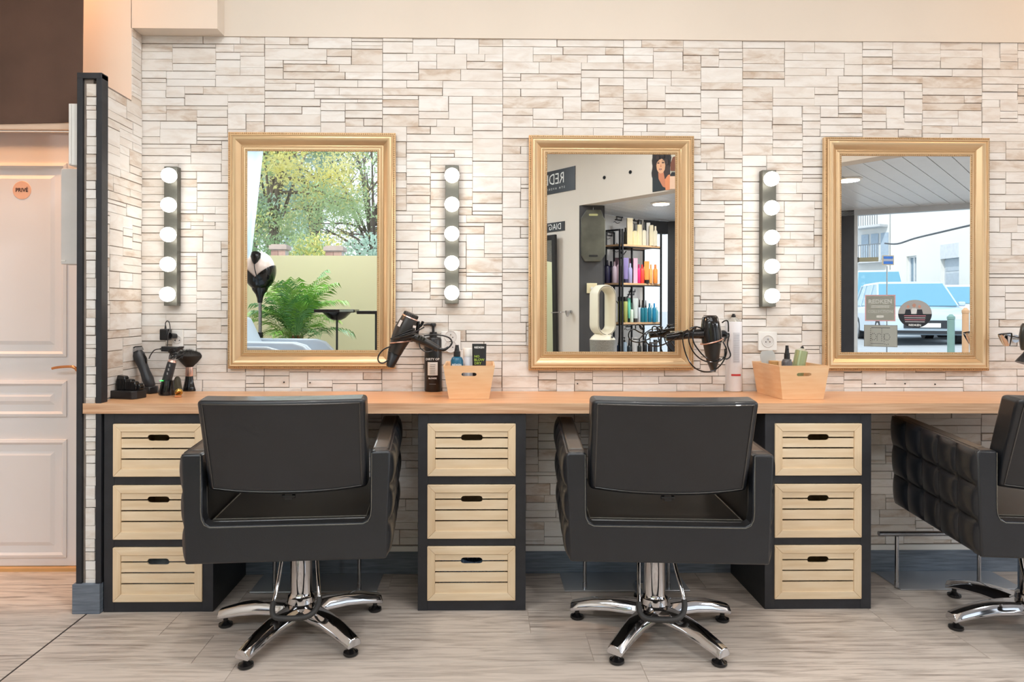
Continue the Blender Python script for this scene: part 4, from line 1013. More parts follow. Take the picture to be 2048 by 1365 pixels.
for k in range(4):    # turns around the barrel
    c0 = P(808, 666+3.4*k, y); r_ = .0445; tl = -.20+.05*k; pts = [c0 + Vector((r_*math.cos(q)*(1.02), r_*math.sin(q), -tl*r_*math.cos(q)*2.2)) for q in [2*PI*i/28 for i in range(28)]]
    b.tube(pts, .0026, 7, closed=True)
b.tube(smooth_path([P(781, 678, y-.045), P(812, 672, y-.050), P(835, 662, y-.045), P(848, 655, y-.03)], 5), .0028, 7)
b.tube(smooth_path([P(786, 692, y-.02), P(768, 699, y-.015), P(757, 712, y-.015), P(757, 723, y-.015), P(765, 727, y-.015), P(774, 722, y-.015), P(780, 712, y)], 6), .0028, 8)
b.tube(smooth_path([h1, P(888, 700, y), P(899, 694, y), P(904, 685, y), P(898, 676, y), P(882, 671, y), P(862, 670.5, y-.01), P(848, 672, y-.02)], 6), .0030, 8)
b.tube(smooth_path([P(838, 684, y-.01), P(841, 697, y-.01), P(852, 704, y-.01), P(866, 702, y-.01), P(868, 694, y-.01)], 6), .0020, 7)
b.build('lead', BLACKP, t, world=True)
b = B(); pp = smooth_path([h1, P(888, 700, y), P(897, 695, y)], 5); b.tube(pp, [.0078-.0035*i/(len(pp)-1) for i in range(len(pp))], 10); b.build('strain_relief', BLACKG, t, world=True)
# second dryer
def dryer2(dx, y, label, hl, ll, full=True):
    def Q(px, py, yy=y): return at_y(px+dx, py, yy)
    t = thing('hair_dryer', label, 'hair dryer', Q(1420, 680))
    b = B(); b.lathe(Q(1419.5, 632.5), Q(1424, 686), [(0, .0255), (.04, .0300), (.3, .0355), (.65, .0395), (1, .0385)], 32); b.build('barrel', BLACKG, t, world=True)
    b = B(); b.cyl(Q(1419.5, 631), Q(1419.5, 632.3), .0245, seg=30); b.build('rear_grille', C(96, 82, 68, .5), t, world=True)
    b = B(); nz0 = Q(1424, 686.5); nz1 = Q(1426, 743); dv = nz1-nz0; vs = []
    for tt, a_, c_ in ((0, .0350, .0350), (.35, .0290, .030), (.62, .0240, .026), (.66, .0225, .026), (1, .005, .030)):
        for k in range(26): q = 2*PI*k/26; vs.append(nz0+dv*tt+Vector((math.cos(q)*a_, math.sin(q)*c_, 0)))
    b.add(vs, [(j*26+k, j*26+(k+1) % 26, (j+1)*26+(k+1) % 26, (j+1)*26+k) for j in range(4) for k in range(26)]+[tuple(range(26)), tuple(range(104, 130))]); b.build('nozzle', DRY, t, world=True)
    if full:
        pth = smooth_path([Q(1405, 668), Q(1380, 669), Q(1355, 673), Q(1332, 676)], 5); n = len(pth)
        b = B(); b.tube(pth, [.0205-.0075*i/(n-1) for i in range(n)], 16); b.build('handle', BLACKG, t, world=True)
        b = B()
        for k in range(4): b.box(Q(1342+7*k, 664-.4*k, y-.014), (.010, .010, .005), (0, .1*k-.1, 0))
        b.build('switch', C(170, 160, 140, .3, .6), t, smooth=False, world=True)
    t2 = thing('dryer_holder', hl, 'holder', Q(1424, 684))
    b = B(); ctr = Q(1424, 683); b.tube([ctr + Vector((.0425*math.cos(2*PI*k/36), .0425*math.sin(2*PI*k/36), .012*math.cos(2*PI*k/36))) for k in range(36)], .0028, 8, closed=True); b.build('ring', ROSE if full else CHROME, t2, world=True)
    b = B(); a0 = ctr+Vector((.030, .032, .008)); b.tube(smooth_path([a0, Q(1452, 676, y+.05), Q(1456, 672, y+.08), Vector((Q(1456, 672, y+.09).x, -.022, ctr.z+.02))], 5), .005, 10); b.build('arm', BLACKG, t2, world=True)
    b = B(); wx_ = Q(1456, 672, y+.09).x; b.cyl((wx_, -.0095, ctr.z+.02), (wx_, -.022, ctr.z+.02), .019, .015); b.build('wall_plate', BLACKP, t2, world=True)
    if full:
        t3 = thing('dryer_lead', ll, 'cable', Q(1400, 690)); b = B()
        L1 = [[(1332, 676), (1316, 671), (1303, 664), (1294, 668), (1291, 680), (1298, 690), (1315, 693), (1335, 686), (1350, 677), (1372, 664)],
              [(1340, 664), (1326, 673), (1314, 685), (1300, 686)],
              [(1305, 663), (1305, 655), (1312, 654), (1322, 664), (1316, 662), (1314, 655), (1322, 655), (1324, 664)],
              [(1376, 660), (1367, 668), (1366, 685), (1373, 712), (1386, 733), (1404, 743), (1424, 743), (1440, 732), (1450, 716), (1453, 700), (1446, 684)],
              [(1384, 656), (1392, 655), (1380, 664), (1378, 684), (1388, 706), (1404, 720), (1422, 725), (1440, 722), (1449, 712), (1450, 698)],
              [(1392, 656), (1386, 666), (1387, 684), (1398, 702), (1412, 716), (1428, 722), (1441, 718)],
              [(1448, 684), (1456, 668), (1458, 672), (1455, 690), (1461, 710), (1455, 718), (1446, 718)],
              [(1380, 657), (1392, 654), (1404, 658), (1412, 664)],
              [(1444, 646), (1450, 642), (1456, 644), (1457, 664)]]
        for i, pl in enumerate(L1): b.tube(smooth_path([Q(px, py, y-.02-.030*(i > 2 and i < 6)+.004*(i % 3)) for px, py in pl], 6), .0027, 8)
        b.build('lead', BLACKG, t3, world=True)
dryer2(0, -.155, 'glossy black hair dryer hanging upright between middle and right mirror', 'ring bracket on the stone wall holding the glossy dryer', 'long black lead looped in big coils below the glossy dryer')
# chrome holder and dryer at the right edge
t = thing('dryer_holder', 'chrome ring holder at the right edge of the picture', 'holder', P(2012, 680, -.12))
b = B(); b.lathe(P(2010, 668, -.12), P(2014, 692, -.12), [(0, .024), (.15, .0245), (.5, .020), (1, .011)], 24, caps=False); b.lathe(P(2010, 668, -.12), P(2014, 692, -.12), [(0, .021), (.15, .0215), (.5, .018), (1, .009)], 24, caps=False); b.build('holder_cone', CHROME, t, world=True)
b = B(); b.tube([P(2020, 672, -.12), P(2046, 678, -.12), P(2062, 680, -.10), Vector((P(2062, 680, -.10).x, -.02, P(2062, 680, -.1).z))], .0028, 8); b.cyl(Vector((P(2062, 680, -.10).x, -.0095, P(2062, 680, -.1).z)), Vector((P(2062, 680, -.10).x, -.021, P(2062, 680, -.1).z)), .016); b.build('bracket', CHROME, t, world=True)
t = thing('hair_dryer', 'black hair dryer cut off by the right edge', 'hair dryer', P(2056, 690, -.15))
b = B(); b.lathe(P(2062, 648, -.15), P(2058, 702, -.15), [(0, .028), (.1, .033), (.5, .037), (.9, .030), (1, .026)], 28); b.build('barrel', C(52, 54, 50, .2), t, world=True)
b = B(); b.lathe(P(2058, 702.5, -.15), P(2050, 728, -.15), [(0, .014), (.3, .018), (.8, .030), (1, .034)], 24); b.build('nozzle', BLACKP, t, world=True)
# ================================================================ THE ROOM BEHIND THE CAMERA, SEEN IN THE MIRRORS
def onW(px, py): return mirp(px, py, W0, WU)
WU3 = Vector((WU.x, WU.y, 0)); WN3 = Vector((WN.x, WN.y, 0)); Z3 = Vector((0, 0, 1))
def wallboard(name, label, cat, a, b_, z0, z1, m, th=.006):
    """flat board on the poster wall between points a (right end in the mirror) and b_"""
    a = Vector((a.x, a.y, 0)); b_ = Vector((b_.x, b_.y, 0)); c = (a+b_)/2
    t = thing(name, label, cat, (c.x, c.y, z0), math.atan2(WU.y, WU.x)); L = (a-b_).length
    # local x runs along WU (reading direction), local -y ... find outward side
    b = B(); b.bb((-L/2, .001, 0), (L/2, .001+th, z1-z0)) if False else None
    return t, L
def wb(name, label, cat, pxr, pytop, pybot, L, m, th=.006):
    """board whose mirrored right edge is at column pxr; local frame: x = reading direction, y = into the wall"""
    p = onW(pxr, pytop); q = onW(pxr, pybot); H = p.z-q.z
    rz = math.atan2(WU.y, WU.x)      # local x = WU ; local y = rot90(WU) = (.8,-.6) = into the wall
    t = thing(name, label, cat, (p.x+WN.x*.001, p.y+WN.y*.001, q.z), rz)
    b = B(); b.bb((0, -th, 0), (L, 0, H)); b.build('panel', m, t, smooth=False); return t, H, th
DK = mat('slate_sign', (50, 52, 56), .35, var=.1); WH = C(236, 236, 232, .5)
t, H, th = wb('wall_sign', 'dark REDKEN sign on the cream wall, reflected in the middle mirror', 'sign', 1151, 332, 379.5, .95, DK)
text('lettering', 'REDKEN', H*.67, (.15, -th-.0008, H*.60), (1, 0, 0), (0, 0, 1), WH, t, align='LEFT', squash=.80)
text('lettering', '5TH AVENUE', H*.13, (.145, -th-.0008, H*.20), (1, 0, 0), (0, 0, 1), WH, t, align='LEFT', spacing=1.9)
t, H, th = wb('wall_sign', 'narrow black DIAG sign on the cream wall, reflected in the middle mirror', 'sign', 1130, 442.5, 461, .50, DK)
text('lettering', "DIAG'", H*.95, (.045, -th-.0008, H*.48), (1, 0, 0), (0, 0, 1), WH, t, align='LEFT', squash=.88)
for px, py, lb_ in ((1209, 355.5, 'left of the two dark holes in the cream wall, reflected in the middle mirror'), (1261, 344.5, 'right of the two dark holes in the cream wall, reflected in the middle mirror')):
    p = onW(px, py); t = thing('cable_outlet', lb_, 'outlet', (p.x, p.y, p.z), math.atan2(WU.y, WU.x))
    b = B(); b.cyl((0, -.0005, 0), (0, -.006, 0), .0165, seg=20); b.build('cap', C(18, 16, 15, .6), t)
    b = B(); b.lathe((0, -.0062, 0), (0, -.0075, 0), [(0, .012), (1, .010)], 16); b.build('inset', C(8, 8, 8, .8), t)
# poster: flat portrait of a curly haired woman
pA = onW(1305, 384); pz0 = pA.z+.012; pW = (Vector((onW(1305, 384).x, onW(1305, 384).y))-Vector((onW(1368, 380).x, onW(1368, 380).y))).length; pH = .52
e0 = onW(1305, 384)
t = thing('poster', 'colour poster portrait of a curly dark haired woman, at top of the middle mirror', 'poster', (e0.x+WN.x*.001, e0.y+WN.y*.001, pz0), math.atan2(WU.y, WU.x))
b = B(); b.bb((-pW, -.003, 0), (0, 0, pH)); b.build('sheet', C(206, 196, 176, .5), t, smooth=False)
s_ = pH/.52
# helper: (px, py) of the mirror picture -> local poster coordinates
def PL(px, py):
    p = onW(px, py); d = Vector((p.x-e0.x, p.y-e0.y)); return (d.dot(WU), p.z-pz0)
LAY = [0]
def shape(name, pts, m):
    LAY[0] += 1; y_ = -.0032-.00035*LAY[0]; b = B(); b.add([(x, y_, z) for x, z in pts], [tuple(range(len(pts)))]); b.build(name, m, t, smooth=False, fix=False)
def zc(x, y): return PL(1295+x/15.17, 300+y/15.17)
def blob(cx, cy, rx, ry, n=18, wob=0, sd=1):
    r_ = random.Random(sd); return [zc(cx+rx*math.cos(2*PI*k/n)*(1+wob*(r_.random()-.5)), cy+ry*math.sin(2*PI*k/n)*(1+wob*(r_.random()-.5))) for k in range(n)]
SK = C(226, 170, 130, .5); SKS = C(204, 128, 92, .5); HR = C(40, 32, 32, .6); HR2 = C(62, 46, 42, .6); TOPM = C(36, 42, 46, .6)
shape('dark_backdrop', [zc(160, 1285), zc(560, 1215), zc(700, 1200), zc(700, -160), zc(160, -160)], C(64, 54, 54, .6))
shape('hair', blob(440, 330, 290, 420, 30, .12, 3), HR); shape('hair', blob(270, 700, 130, 300, 18, .2, 4), HR); shape('hair', blob(560, 620, 120, 320, 18, .2, 5), HR2)
shape('shoulder', [zc(700, 1210), zc(560, 1225), zc(540, 900), zc(640, 760), zc(700, 750)], C(226, 140, 92, .5))
shape('neck', [zc(340, 700), zc(500, 680), zc(545, 920), zc(555, 1150), zc(480, 1130), zc(350, 880)], SKS)
shape('black_top', [zc(165, 1280), zc(555, 1215), zc(545, 1150), zc(480, 1120), zc(380, 960), zc(330, 860), zc(165, 800)], TOPM)
shape('face', [zc(285, 480), zc(300, 600), zc(350, 690), zc(420, 720), zc(490, 690), zc(540, 600), zc(555, 470), zc(530, 340), zc(450, 270), zc(360, 310), zc(300, 390)], SK)
shape('eye', blob(345, 402, 38, 20), C(66, 36, 32, .5)); shape('eye', blob(487, 390, 38, 20), C(66, 36, 32, .5))
shape('eyebrow', [zc(305, 365), zc(345, 345), zc(385, 360), zc(385, 350), zc(345, 333), zc(305, 353)], HR); shape('eyebrow', [zc(450, 350), zc(490, 333), zc(525, 350), zc(525, 340), zc(490, 320), zc(450, 338)], HR)
shape('nose', [zc(395, 520), zc(445, 518), zc(425, 430)], SKS); shape('mouth', blob(412, 590, 46, 24), C(140, 66, 60, .5)); shape('teeth', blob(412, 586, 24, 6), C(226, 206, 190, .5))
shape('curl', blob(330, 240, 60, 70, 12, .3, 8), HR2); shape('curl', blob(600, 380, 60, 90, 12, .3, 9), HR2); shape('curl', blob(470, 190, 70, 60, 12, .3, 10), HR)
shape('second_figure_hair', [zc(720, 640), zc(716, 440), zc(790, 220), zc(860, 200), zc(860, 640)], C(120, 70, 50, .6)); shape('second_figure_top', [zc(710, 760), zc(760, 680), zc(860, 680), zc(860, 800), zc(720, 800)], C(30, 30, 32, .6)); shape('second_figure_arm', [zc(700, 1200), zc(705, 810), zc(860, 800), zc(860, 1190)], C(230, 190, 160, .5))
# standing mirror with black frame leaning on the wall
p = onW(1121, 470); q = onW(1113, 703)
t = thing('standing_mirror', 'black framed standing mirror against the cream wall, at left of the middle mirror', 'mirror', (p.x+WN.x*.012, p.y+WN.y*.012, .001), math.atan2(WU.y, WU.x)); Hm = p.z
b = B(); f_ = .055; b.M = Matrix.Rotation(.02, 4, 'X')
b.bb((0, -.03, 0), (f_, 0, Hm)); b.bb((.52, -.03, 0), (.52+f_, 0, Hm)); b.bb((f_, -.03, 0), (.52, 0, f_)); b.bb((f_, -.03, Hm-f_), (.52, 0, Hm)); b.build('frame', mat('carved_black_frame', (26, 24, 26), .35, bump=.5, bs=30), t, smooth=False, bevel=.006)
b = B(); b.M = Matrix.Rotation(.02, 4, 'X'); b.bb((f_, -.018, f_), (.52, -.012, Hm-f_)); b.build('mirror_glass', MIRROR, t, smooth=False)
# small chrome hook holder on the wall
p = onW(1143, 624); t = thing('dryer_holder', 'small chrome holder on the cream wall beside the standing mirror, reflected', 'holder', (p.x+WN.x*.001, p.y+WN.y*.001, p.z), math.atan2(WU.y, WU.x))
b = B(); b.cyl((0, -.001, 0), (0, -.02, 0), .016); b.tube([(0, -.02, 0), (0, -.05, .0), (.06, -.12, -.005), (.14, -.15, -.01)], .004, 8); b.build('arm', CHROME, t)
b = B(); b.lathe((0, -.055, .012), (0, -.055, -.05), [(0, .026), (.5, .020), (1, .008)], 18, caps=False); b.build('cone', CHROME, t)
# black plastic board hanging on the dark post
yp = -3.962; c = mirp(1186, 472, (0, yp), (1, 0)); a = mirp(1161, 420, (0, yp), (1, 0)); d = mirp(1210, 524, (0, yp), (1, 0)); bw, bh = d.x-a.x, a.z-d.z
t = thing('hanging_board', 'dark grey plastic board with two hand slots hanging on the post, reflected', 'board', (c.x, yp, d.z))
oc = [(-.5, .12), (-.34, 0), (.30, 0), (.44, .10), (.5, .14), (.5, .80), (.42, .86), (.30, 1), (-.28, 1), (-.5, .84)]
b = B(); b.prism([(x*bw, z*bh) for x, z in oc], .022, lambda x, z, q: (x, q, z)); b.build('board', mat('scuffed_grey_plastic', (84, 84, 74), .32, var=.3, vs=6), t, bevel=.008, smooth=False)
for z in (.11, .90):
    b = B(); b.prism([(-.16*bw, z*bh-.010), (.16*bw, z*bh-.010), (.19*bw, z*bh), (.16*bw, z*bh+.010), (-.16*bw, z*bh+.010), (-.19*bw, z*bh)], .0012, lambda x, zz_, q: (x, .0222+q, zz_)); b.build('hand_slot', C(14, 14, 14, .6) if z < .5 else C(186, 184, 130, .5), t, smooth=False)
b = B(); b.tube([(0, .011, bh+.001), (0, .008, bh+.02), (0, -.005, bh+.03)], .003, 8); b.build('hook', STEEL, t)
# bladeless fan on a white cabinet
dt = 6.25; fc = mir(1208, 621, dt); base = mir(1205, 703, dt)
t = thing('fan_cabinet', 'white low cabinet below the bladeless fan', 'cabinet', (base.x, base.y, 0)); ztop_ = .66
b = B(); b.bb((-.17, -.15, .06), (.17, .15, ztop_)); b.bb((-.16, -.14, 0), (.16, .14, .0599)); b.build('body', WHITEP, t, smooth=False, bevel=.003)
b = B(); b.bb((-.165, .1502, .07), (.165, .162, ztop_-.01)); dd = b.build('door', WHITEP, t, smooth=False, bevel=.002)
b = B(); b.tube([(.13, .1625, .40), (.13, .18, .40), (.13, .18, .50), (.13, .1625, .50)], .004, 8); b.build('handle', STEEL, dd)
t = thing('bladeless_fan', 'white bladeless tower fan with an upright oval ring, reflected in the middle mirror', 'fan', (base.x, base.y, ztop_+.0006), math.radians(-24))
FW = mat('fan_shell', (238, 230, 208), .3, var=.01); hb = .11; zl0 = mir(1208, 672, dt).z-ztop_; zl1 = mir(1208, 570, dt).z-ztop_
b = B(); ro, ri, dep = .104, .058, .14; zc0, zc1 = zl0+ro, zl1-ro
def stad(r, k, n=40):
    q = k/n
    if q < .5: a = PI*(q*2); return (r*math.cos(a), zc1+r*math.sin(a))
    a = PI*((q-.5)*2); return (-r*math.cos(a), zc0-r*math.sin(a))
vs = []; n = 40
for r_, y_ in ((ro-.004, dep/2), (ro, dep/2-.02), (ro, -dep/2+.02), (ro-.008, -dep/2), (ri+.012, -dep/2), (ri, -dep/2+.02), (ri+.004, 0), (ri+.020, dep/2-.01), (ri+.03, dep/2)):
    for k in range(n): x, z = stad(r_, k, n); vs.append((x, y_, z))
R_ = 9; fs = [(j*n+k, j*n+(k+1) % n, ((j+1) % R_)*n+(k+1) % n, ((j+1) % R_)*n+k) for j in range(R_) for k in range(n)]
b.add(vs, fs); b.build('ring', FW, t)
b = B(); b.tube([Vector((stad(ro-.012, k, n)[0], dep/2+.0005, stad(ro-.012, k, n)[1])) for k in range(n)], .0022, 6, closed=True); b.build('rim_line', C(90, 90, 86, .4), t)
b = B(); b.lathe((0, 0, zl0-.035), (0, 0, zl0+.016), [(0, .118), (.5, .100), (1, .070)], 32); b.build('neck', FW, t)
b = B(); b.lathe((0, 0, 0), (0, 0, zl0-.036), [(0, .112), (.97, .118), (1, .118)], 32); b.build('base', mat('fan_grille', (150, 146, 138), .4, vs=120, second=(120, 116, 108)), t)
b = B(); b.cyl((.03, .105, zl0-.008), (.03, .118, zl0-.008), .011, seg=18); b.build('display', C(96, 96, 96, .3), t)
p = mirp(1183, 577, (0, -3.97), (1, 0)); t = thing('thermostat', 'small cream thermostat box on the post behind the fan', 'switch', (p.x, -3.968, p.z-.05))
b = B(); b.bb((-.05, 0, 0), (.05, .03, .10)); b.build('case', C(226, 214, 176, .4), t, smooth=False, bevel=.004)
b = B(); b.cyl((0, .0302, .05), (0, .036, .05), .014); b.build('dial', WHITEP, t)
# ---- shelf unit with products
SP1 = mir(1245, 500, 7.0); SP2 = mir(1322, 500, 7.25); SP0 = mir(1204, 500, 7.16)
def zof(py, dt): return mir(1240, py, dt).z
Z1, Z2, Z3_, Z4 = zof(486, 7.0)-.012, zof(566, 7.0), zof(645.5, 7.0), zof(645.5, 7.0)-.40
ZT = zof(458, 7.0)
SH = mat('shelf_board', (214, 176, 136), .5, vs=5, stretch=(1, 1, 8), second=(196, 156, 114)); SM = mat('black_shelf_steel', (24, 24, 26), .4)
def shelf_unit(label, A, Bp, dep, right):
    A = Vector((A.x, A.y, 0)); Bp = Vector((Bp.x, Bp.y, 0)); d = (Bp-A).normalized(); nrm = Vector((d.y, -d.x, 0))
    if nrm.y > 0: nrm = -nrm
    L = (Bp-A).length; t = thing('shelf_unit', label, 'shelf', (A.x, A.y, 0))
    Mx = Matrix((d, nrm, Vector((0, 0, 1)))).transposed().to_4x4()
    for z in (Z1, Z2, Z3_, Z4, .12):
        b = B(); b.M = Mx; b.bb((.013, .002, z-.020), (L-.013, dep-.002, z)); b.build('shelf_board', SH, t, smooth=False, bevel=.001)
    for x in (0, L):
        for y_ in (0, dep):
            b = B(); b.M = Mx; b.bb((x-.008, y_-.008, 0), (x+.008, y_+.008, ZT)); b.build('upright', SM, t, smooth=False)
    b = B(); b.M = Mx
    for z in (Z1, Z2, Z3_, Z4, .12):
        b.bb((.0085, -.008, z-.032), (L-.0085, .0015, z-.0205)); b.bb((.0085, dep-.0015, z-.032), (L-.0085, dep+.008, z-.0205))
    if not right: b.bb((.0115, -.011, ZT-.018), (L-.0115, .008, ZT))
    b.build('rail', SM, t, smooth=False)
    for z0, z1, fl_ in ((Z2, Z1, 0), (Z3_, Z2, 1)):
        b = B(); b.M = Mx; xa, xb = (.0, L*.55) if right else (L, L*.3)
        if fl_: z0, z1 = z1, z0
        b.tube([(xa, dep+.013, z0+(.04 if not fl_ else -.04)), (xb, dep+.013, z1+(-.04 if not fl_ else .09))], .005, 6); b.build('brace', SM, t)
    return t
shelf_unit('black steel shelf bay in front of the window, full of hair products, reflected', SP1, SP2, .27, True)
shelf_unit('left shelf bay beside the grey fan post, partly hidden, reflected', SP0, SP1+Vector((-.028, 0, 0)), .22, False)
# wall logos behind
for i, (px, py) in enumerate(((1237, 439), (1272, 441), (1218, 470), (1235, 496), (1262, 588), (1258, 652))):
    A0_ = Vector((1.33, -4.62)); UU = Vector((1.813-1.33, -5.04+4.62)).normalized()
    p = mirp(px, py, A0_, UU); nn = Vector((UU.y, -UU.x, 0));
    if nn.y < 0: nn = -nn
    # reading direction for someone facing the wall
    rd = Vector((-UU.x, -UU.y, 0)); rd = rd if Vector((rd.y, -rd.x, 0)).dot(nn) < 0 else rd
    o = Vector((p.x, p.y, p.z)) + nn*.004
    t = thing('wall_print', ['grey script logo highest on the white wall, left of the top shelf bottles', 'grey script logo high on the wall behind the tallest cream bottle', 'grey script logo inside the top of the left shelf bay', 'grey script logo between top and second shelf of the left bay', 'grey script logo behind the third shelf, above the green bottles', 'grey script logo low on the wall below the third shelf'][i], 'logo', tuple(o), math.atan2(rd.y, rd.x))
    rr = random.Random(3)
    b = B()
    for row in range(2):
        x = -.075+.02*row
        for k in range(6):
            b.tube(smooth_path([(x, 0, -.035*row+.02), (x+.006, 0, -.035*row+.034+.02*(k in (0, 4))), (x+.014, 0, -.035*row+.020), (x+.020, 0, -.035*row+.026)], 3), .0032, 5); x += .021
    b.tube(smooth_path([(-.02, 0, -.035), (.03, 0, -.048), (.07, 0, -.030), (.09, 0, -.040)], 4), .003, 5)
    b.build('script', C(70, 72, 78, .6), t)
# bottles: (column, top row, base shelf, half width px, colour, style, cap colour, label)
def mb(px, pytop, zsh, hw, dt, rgb, style, cap, label, grp, cat='bottle', **k):
    p = mir(px, 600, dt); pt = mir(px, pytop, dt); r = hw/1365*dt; h = max(.05, pt.z-zsh)
    bottle('product_bottle' if cat == 'bottle' else cat, label, cat, (p.x, p.y, zsh), r, h, C(*rgb, .35), style, capm=C(*cap, .4), group=grp, seg=14, **k)
G1, G2, G3, G4 = 'cream hair products on the top shelf', 'coloured hair products on the second shelf', 'green and blue hair products on the third shelf', 'dark hair products on the lowest visible shelf'
K = (28, 26, 26)
TS = ' on the top shelf of the reflected unit'
for a in ((1250.5, 456, 4.0, 7.22, (120, 116, 108), 'plain', (80, 80, 80), 'dark grey bottle standing furthest left'), (1259, 437, 5.6, 7.14, (234, 218, 176), 'box', (70, 180, 150), 'tall cream carton with a green mark'), (1269.5, 447, 4.6, 7.15, (228, 218, 180), 'spray', K, 'cream spray bottle right of the tall carton'),
          (1278.5, 441, 5.0, 7.16, (232, 220, 184), 'tallcap', K, 'tall cream can with black cap'), (1288, 445, 4.2, 7.18, (232, 226, 206), 'spray', K, 'pale spray bottle with black nozzle'), (1296, 446, 3.6, 7.26, (226, 222, 218), 'box', (196, 200, 214), 'white carton behind the pale spray'),
          (1302.5, 451, 4.2, 7.2, (232, 222, 192), 'tallcap', (236, 226, 196), 'all cream can second from the right'), (1310.5, 453, 4.0, 7.22, (230, 224, 204), 'plain', (236, 226, 204), 'cream bottle at the right end')):
    mb(a[0], a[1], Z1, a[2], a[3], a[4], a[5], a[6], a[7]+TS, G1, cat='carton' if a[5] == 'box' else 'bottle', flat=.7)
TS = ' on the second shelf, reflected'
for a in ((1213.5, 521, 6.8, 7.24, (34, 32, 58), 'plain', (30, 28, 48), 'navy bottle with pale label, furthest left'), (1222, 523, 5, 7.34, (46, 40, 70), 'plain', (30, 28, 48), 'second navy bottle half hidden'), (1228.5, 524, 5.6, 7.22, (170, 154, 166), 'plain', (160, 140, 150), 'silvery mauve bottle'),
          (1237.5, 520, 5.2, 7.22, (186, 160, 172), 'plain', (180, 150, 160), 'pinkish mauve bottle by the upright'), (1233, 516, 6.0, 7.33, (140, 112, 130), 'box', (200, 190, 200), 'mauve carton behind the mauve bottles'), (1251.5, 516, 5.0, 7.12, (124, 112, 160), 'tube', (50, 50, 80), 'violet tube standing on its cap'),
          (1260, 527, 4.5, 7.12, (150, 148, 186), 'plain', (170, 168, 200), 'lavender bottle with yellow label'), (1263, 517.5, 4.4, 7.26, (112, 50, 88), 'box', (150, 90, 120), 'plum carton behind the lavender bottle'), (1270.5, 517, 4.2, 7.14, (232, 176, 198), 'box', (220, 140, 180), 'tall pale pink carton'),
          (1277.5, 529, 3.6, 7.15, (206, 40, 110), 'plain', (170, 30, 90), 'magenta bottle'), (1284, 529.5, 4.4, 7.16, (222, 70, 56), 'plain', (196, 50, 50), 'red bottle'), (1293.5, 523, 4.6, 7.17, (226, 140, 66), 'tube', K, 'orange tube on a black cap'), (1289.5, 524, 3.0, 7.30, (226, 190, 140), 'plain', (226, 180, 120), 'thin pale orange bottle behind'),
          (1301.5, 529.5, 3.8, 7.19, (226, 164, 96), 'plain', (220, 150, 84), 'light orange bottle'), (1310.5, 529.5, 4.8, 7.2, (222, 138, 66), 'plain', (206, 120, 56), 'amber bottle at the right end')):
    mb(a[0], a[1], Z2, a[2], a[3], a[4], a[5], a[6], a[7]+TS, G2, cat='carton' if a[5] == 'box' else 'bottle', flat=.5)
TS = ' on the third shelf, reflected'
for a in ((1239.5, 594, 3.8, 7.2, (206, 204, 112), 'tallcap', K, 'yellow green bottle left of the upright'), (1250.5, 594, 4.8, 7.12, (178, 186, 110), 'tallcap', K, 'lime green can with black cap'), (1259, 597, 3.6, 7.16, (110, 204, 180), 'tube', (30, 60, 50), 'mint tube upside down'), (1263.5, 606, 3.4, 7.08, (206, 226, 210), 'spray', (60, 90, 80), 'small pale mint spray'),
          (1271, 597, 4.6, 7.14, (190, 200, 200), 'tube', (60, 60, 60), 'silver grey tube'), (1279, 600, 3.4, 7.18, (206, 214, 226), 'spray', K, 'pale blue white spray bottle'), (1285, 601, 4.0, 7.16, (24, 110, 130), 'spray', K, 'teal spray bottle with black nozzle'), (1291.5, 601, 3.4, 7.18, (36, 126, 146), 'spray', K, 'second slimmer teal spray bottle'),
          (1299, 607, 3.8, 7.2, (24, 116, 146), 'plain', (30, 120, 150), 'deep teal bottle'), (1303.5, 611, 3, 7.3, (140, 200, 210), 'plain', (200, 220, 224), 'aqua bottle behind the teal ones'), (1308.5, 607, 3.8, 7.2, (28, 130, 170), 'plain', (40, 140, 200), 'blue bottle with bright blue neck'), (1313.5, 614, 2.8, 7.3, (120, 190, 204), 'plain', (200, 220, 226), 'small aqua bottle at the right end')):
    mb(a[0], a[1], Z3_, a[2], a[3], a[4], a[5], a[6], a[7]+TS, G3)
TS = ' on the lowest visible shelf, reflected'
for a in ((1238, 676, 4, 7.2, (60, 80, 110), 'spray', K, 'dusky blue spray left of the upright'), (1249, 676, 5.0, 7.12, (150, 170, 190), 'pump', K, 'pale blue pump bottle'), (1258.5, 677, 4.2, 7.13, (32, 40, 44), 'spray', K, 'black spray bottle'), (1269, 676, 4.8, 7.14, (186, 184, 184), 'tube', (120, 120, 120), 'silver tube'), (1279, 677, 4.2, 7.15, (30, 34, 34), 'spray', K, 'black green spray'),
          (1290, 679, 4.6, 7.16, (26, 26, 30), 'plain', K, 'squat black bottle'), (1300.5, 680, 4.8, 7.18, (34, 30, 34), 'pump', K, 'black pump bottle'), (1311, 681, 4.2, 7.2, (50, 56, 66), 'tallcap', K, 'dark grey can at the right end')):
    mb(a[0], a[1]-1, Z4, a[2], a[3], a[4], a[5], a[6], a[7]+TS, G4)
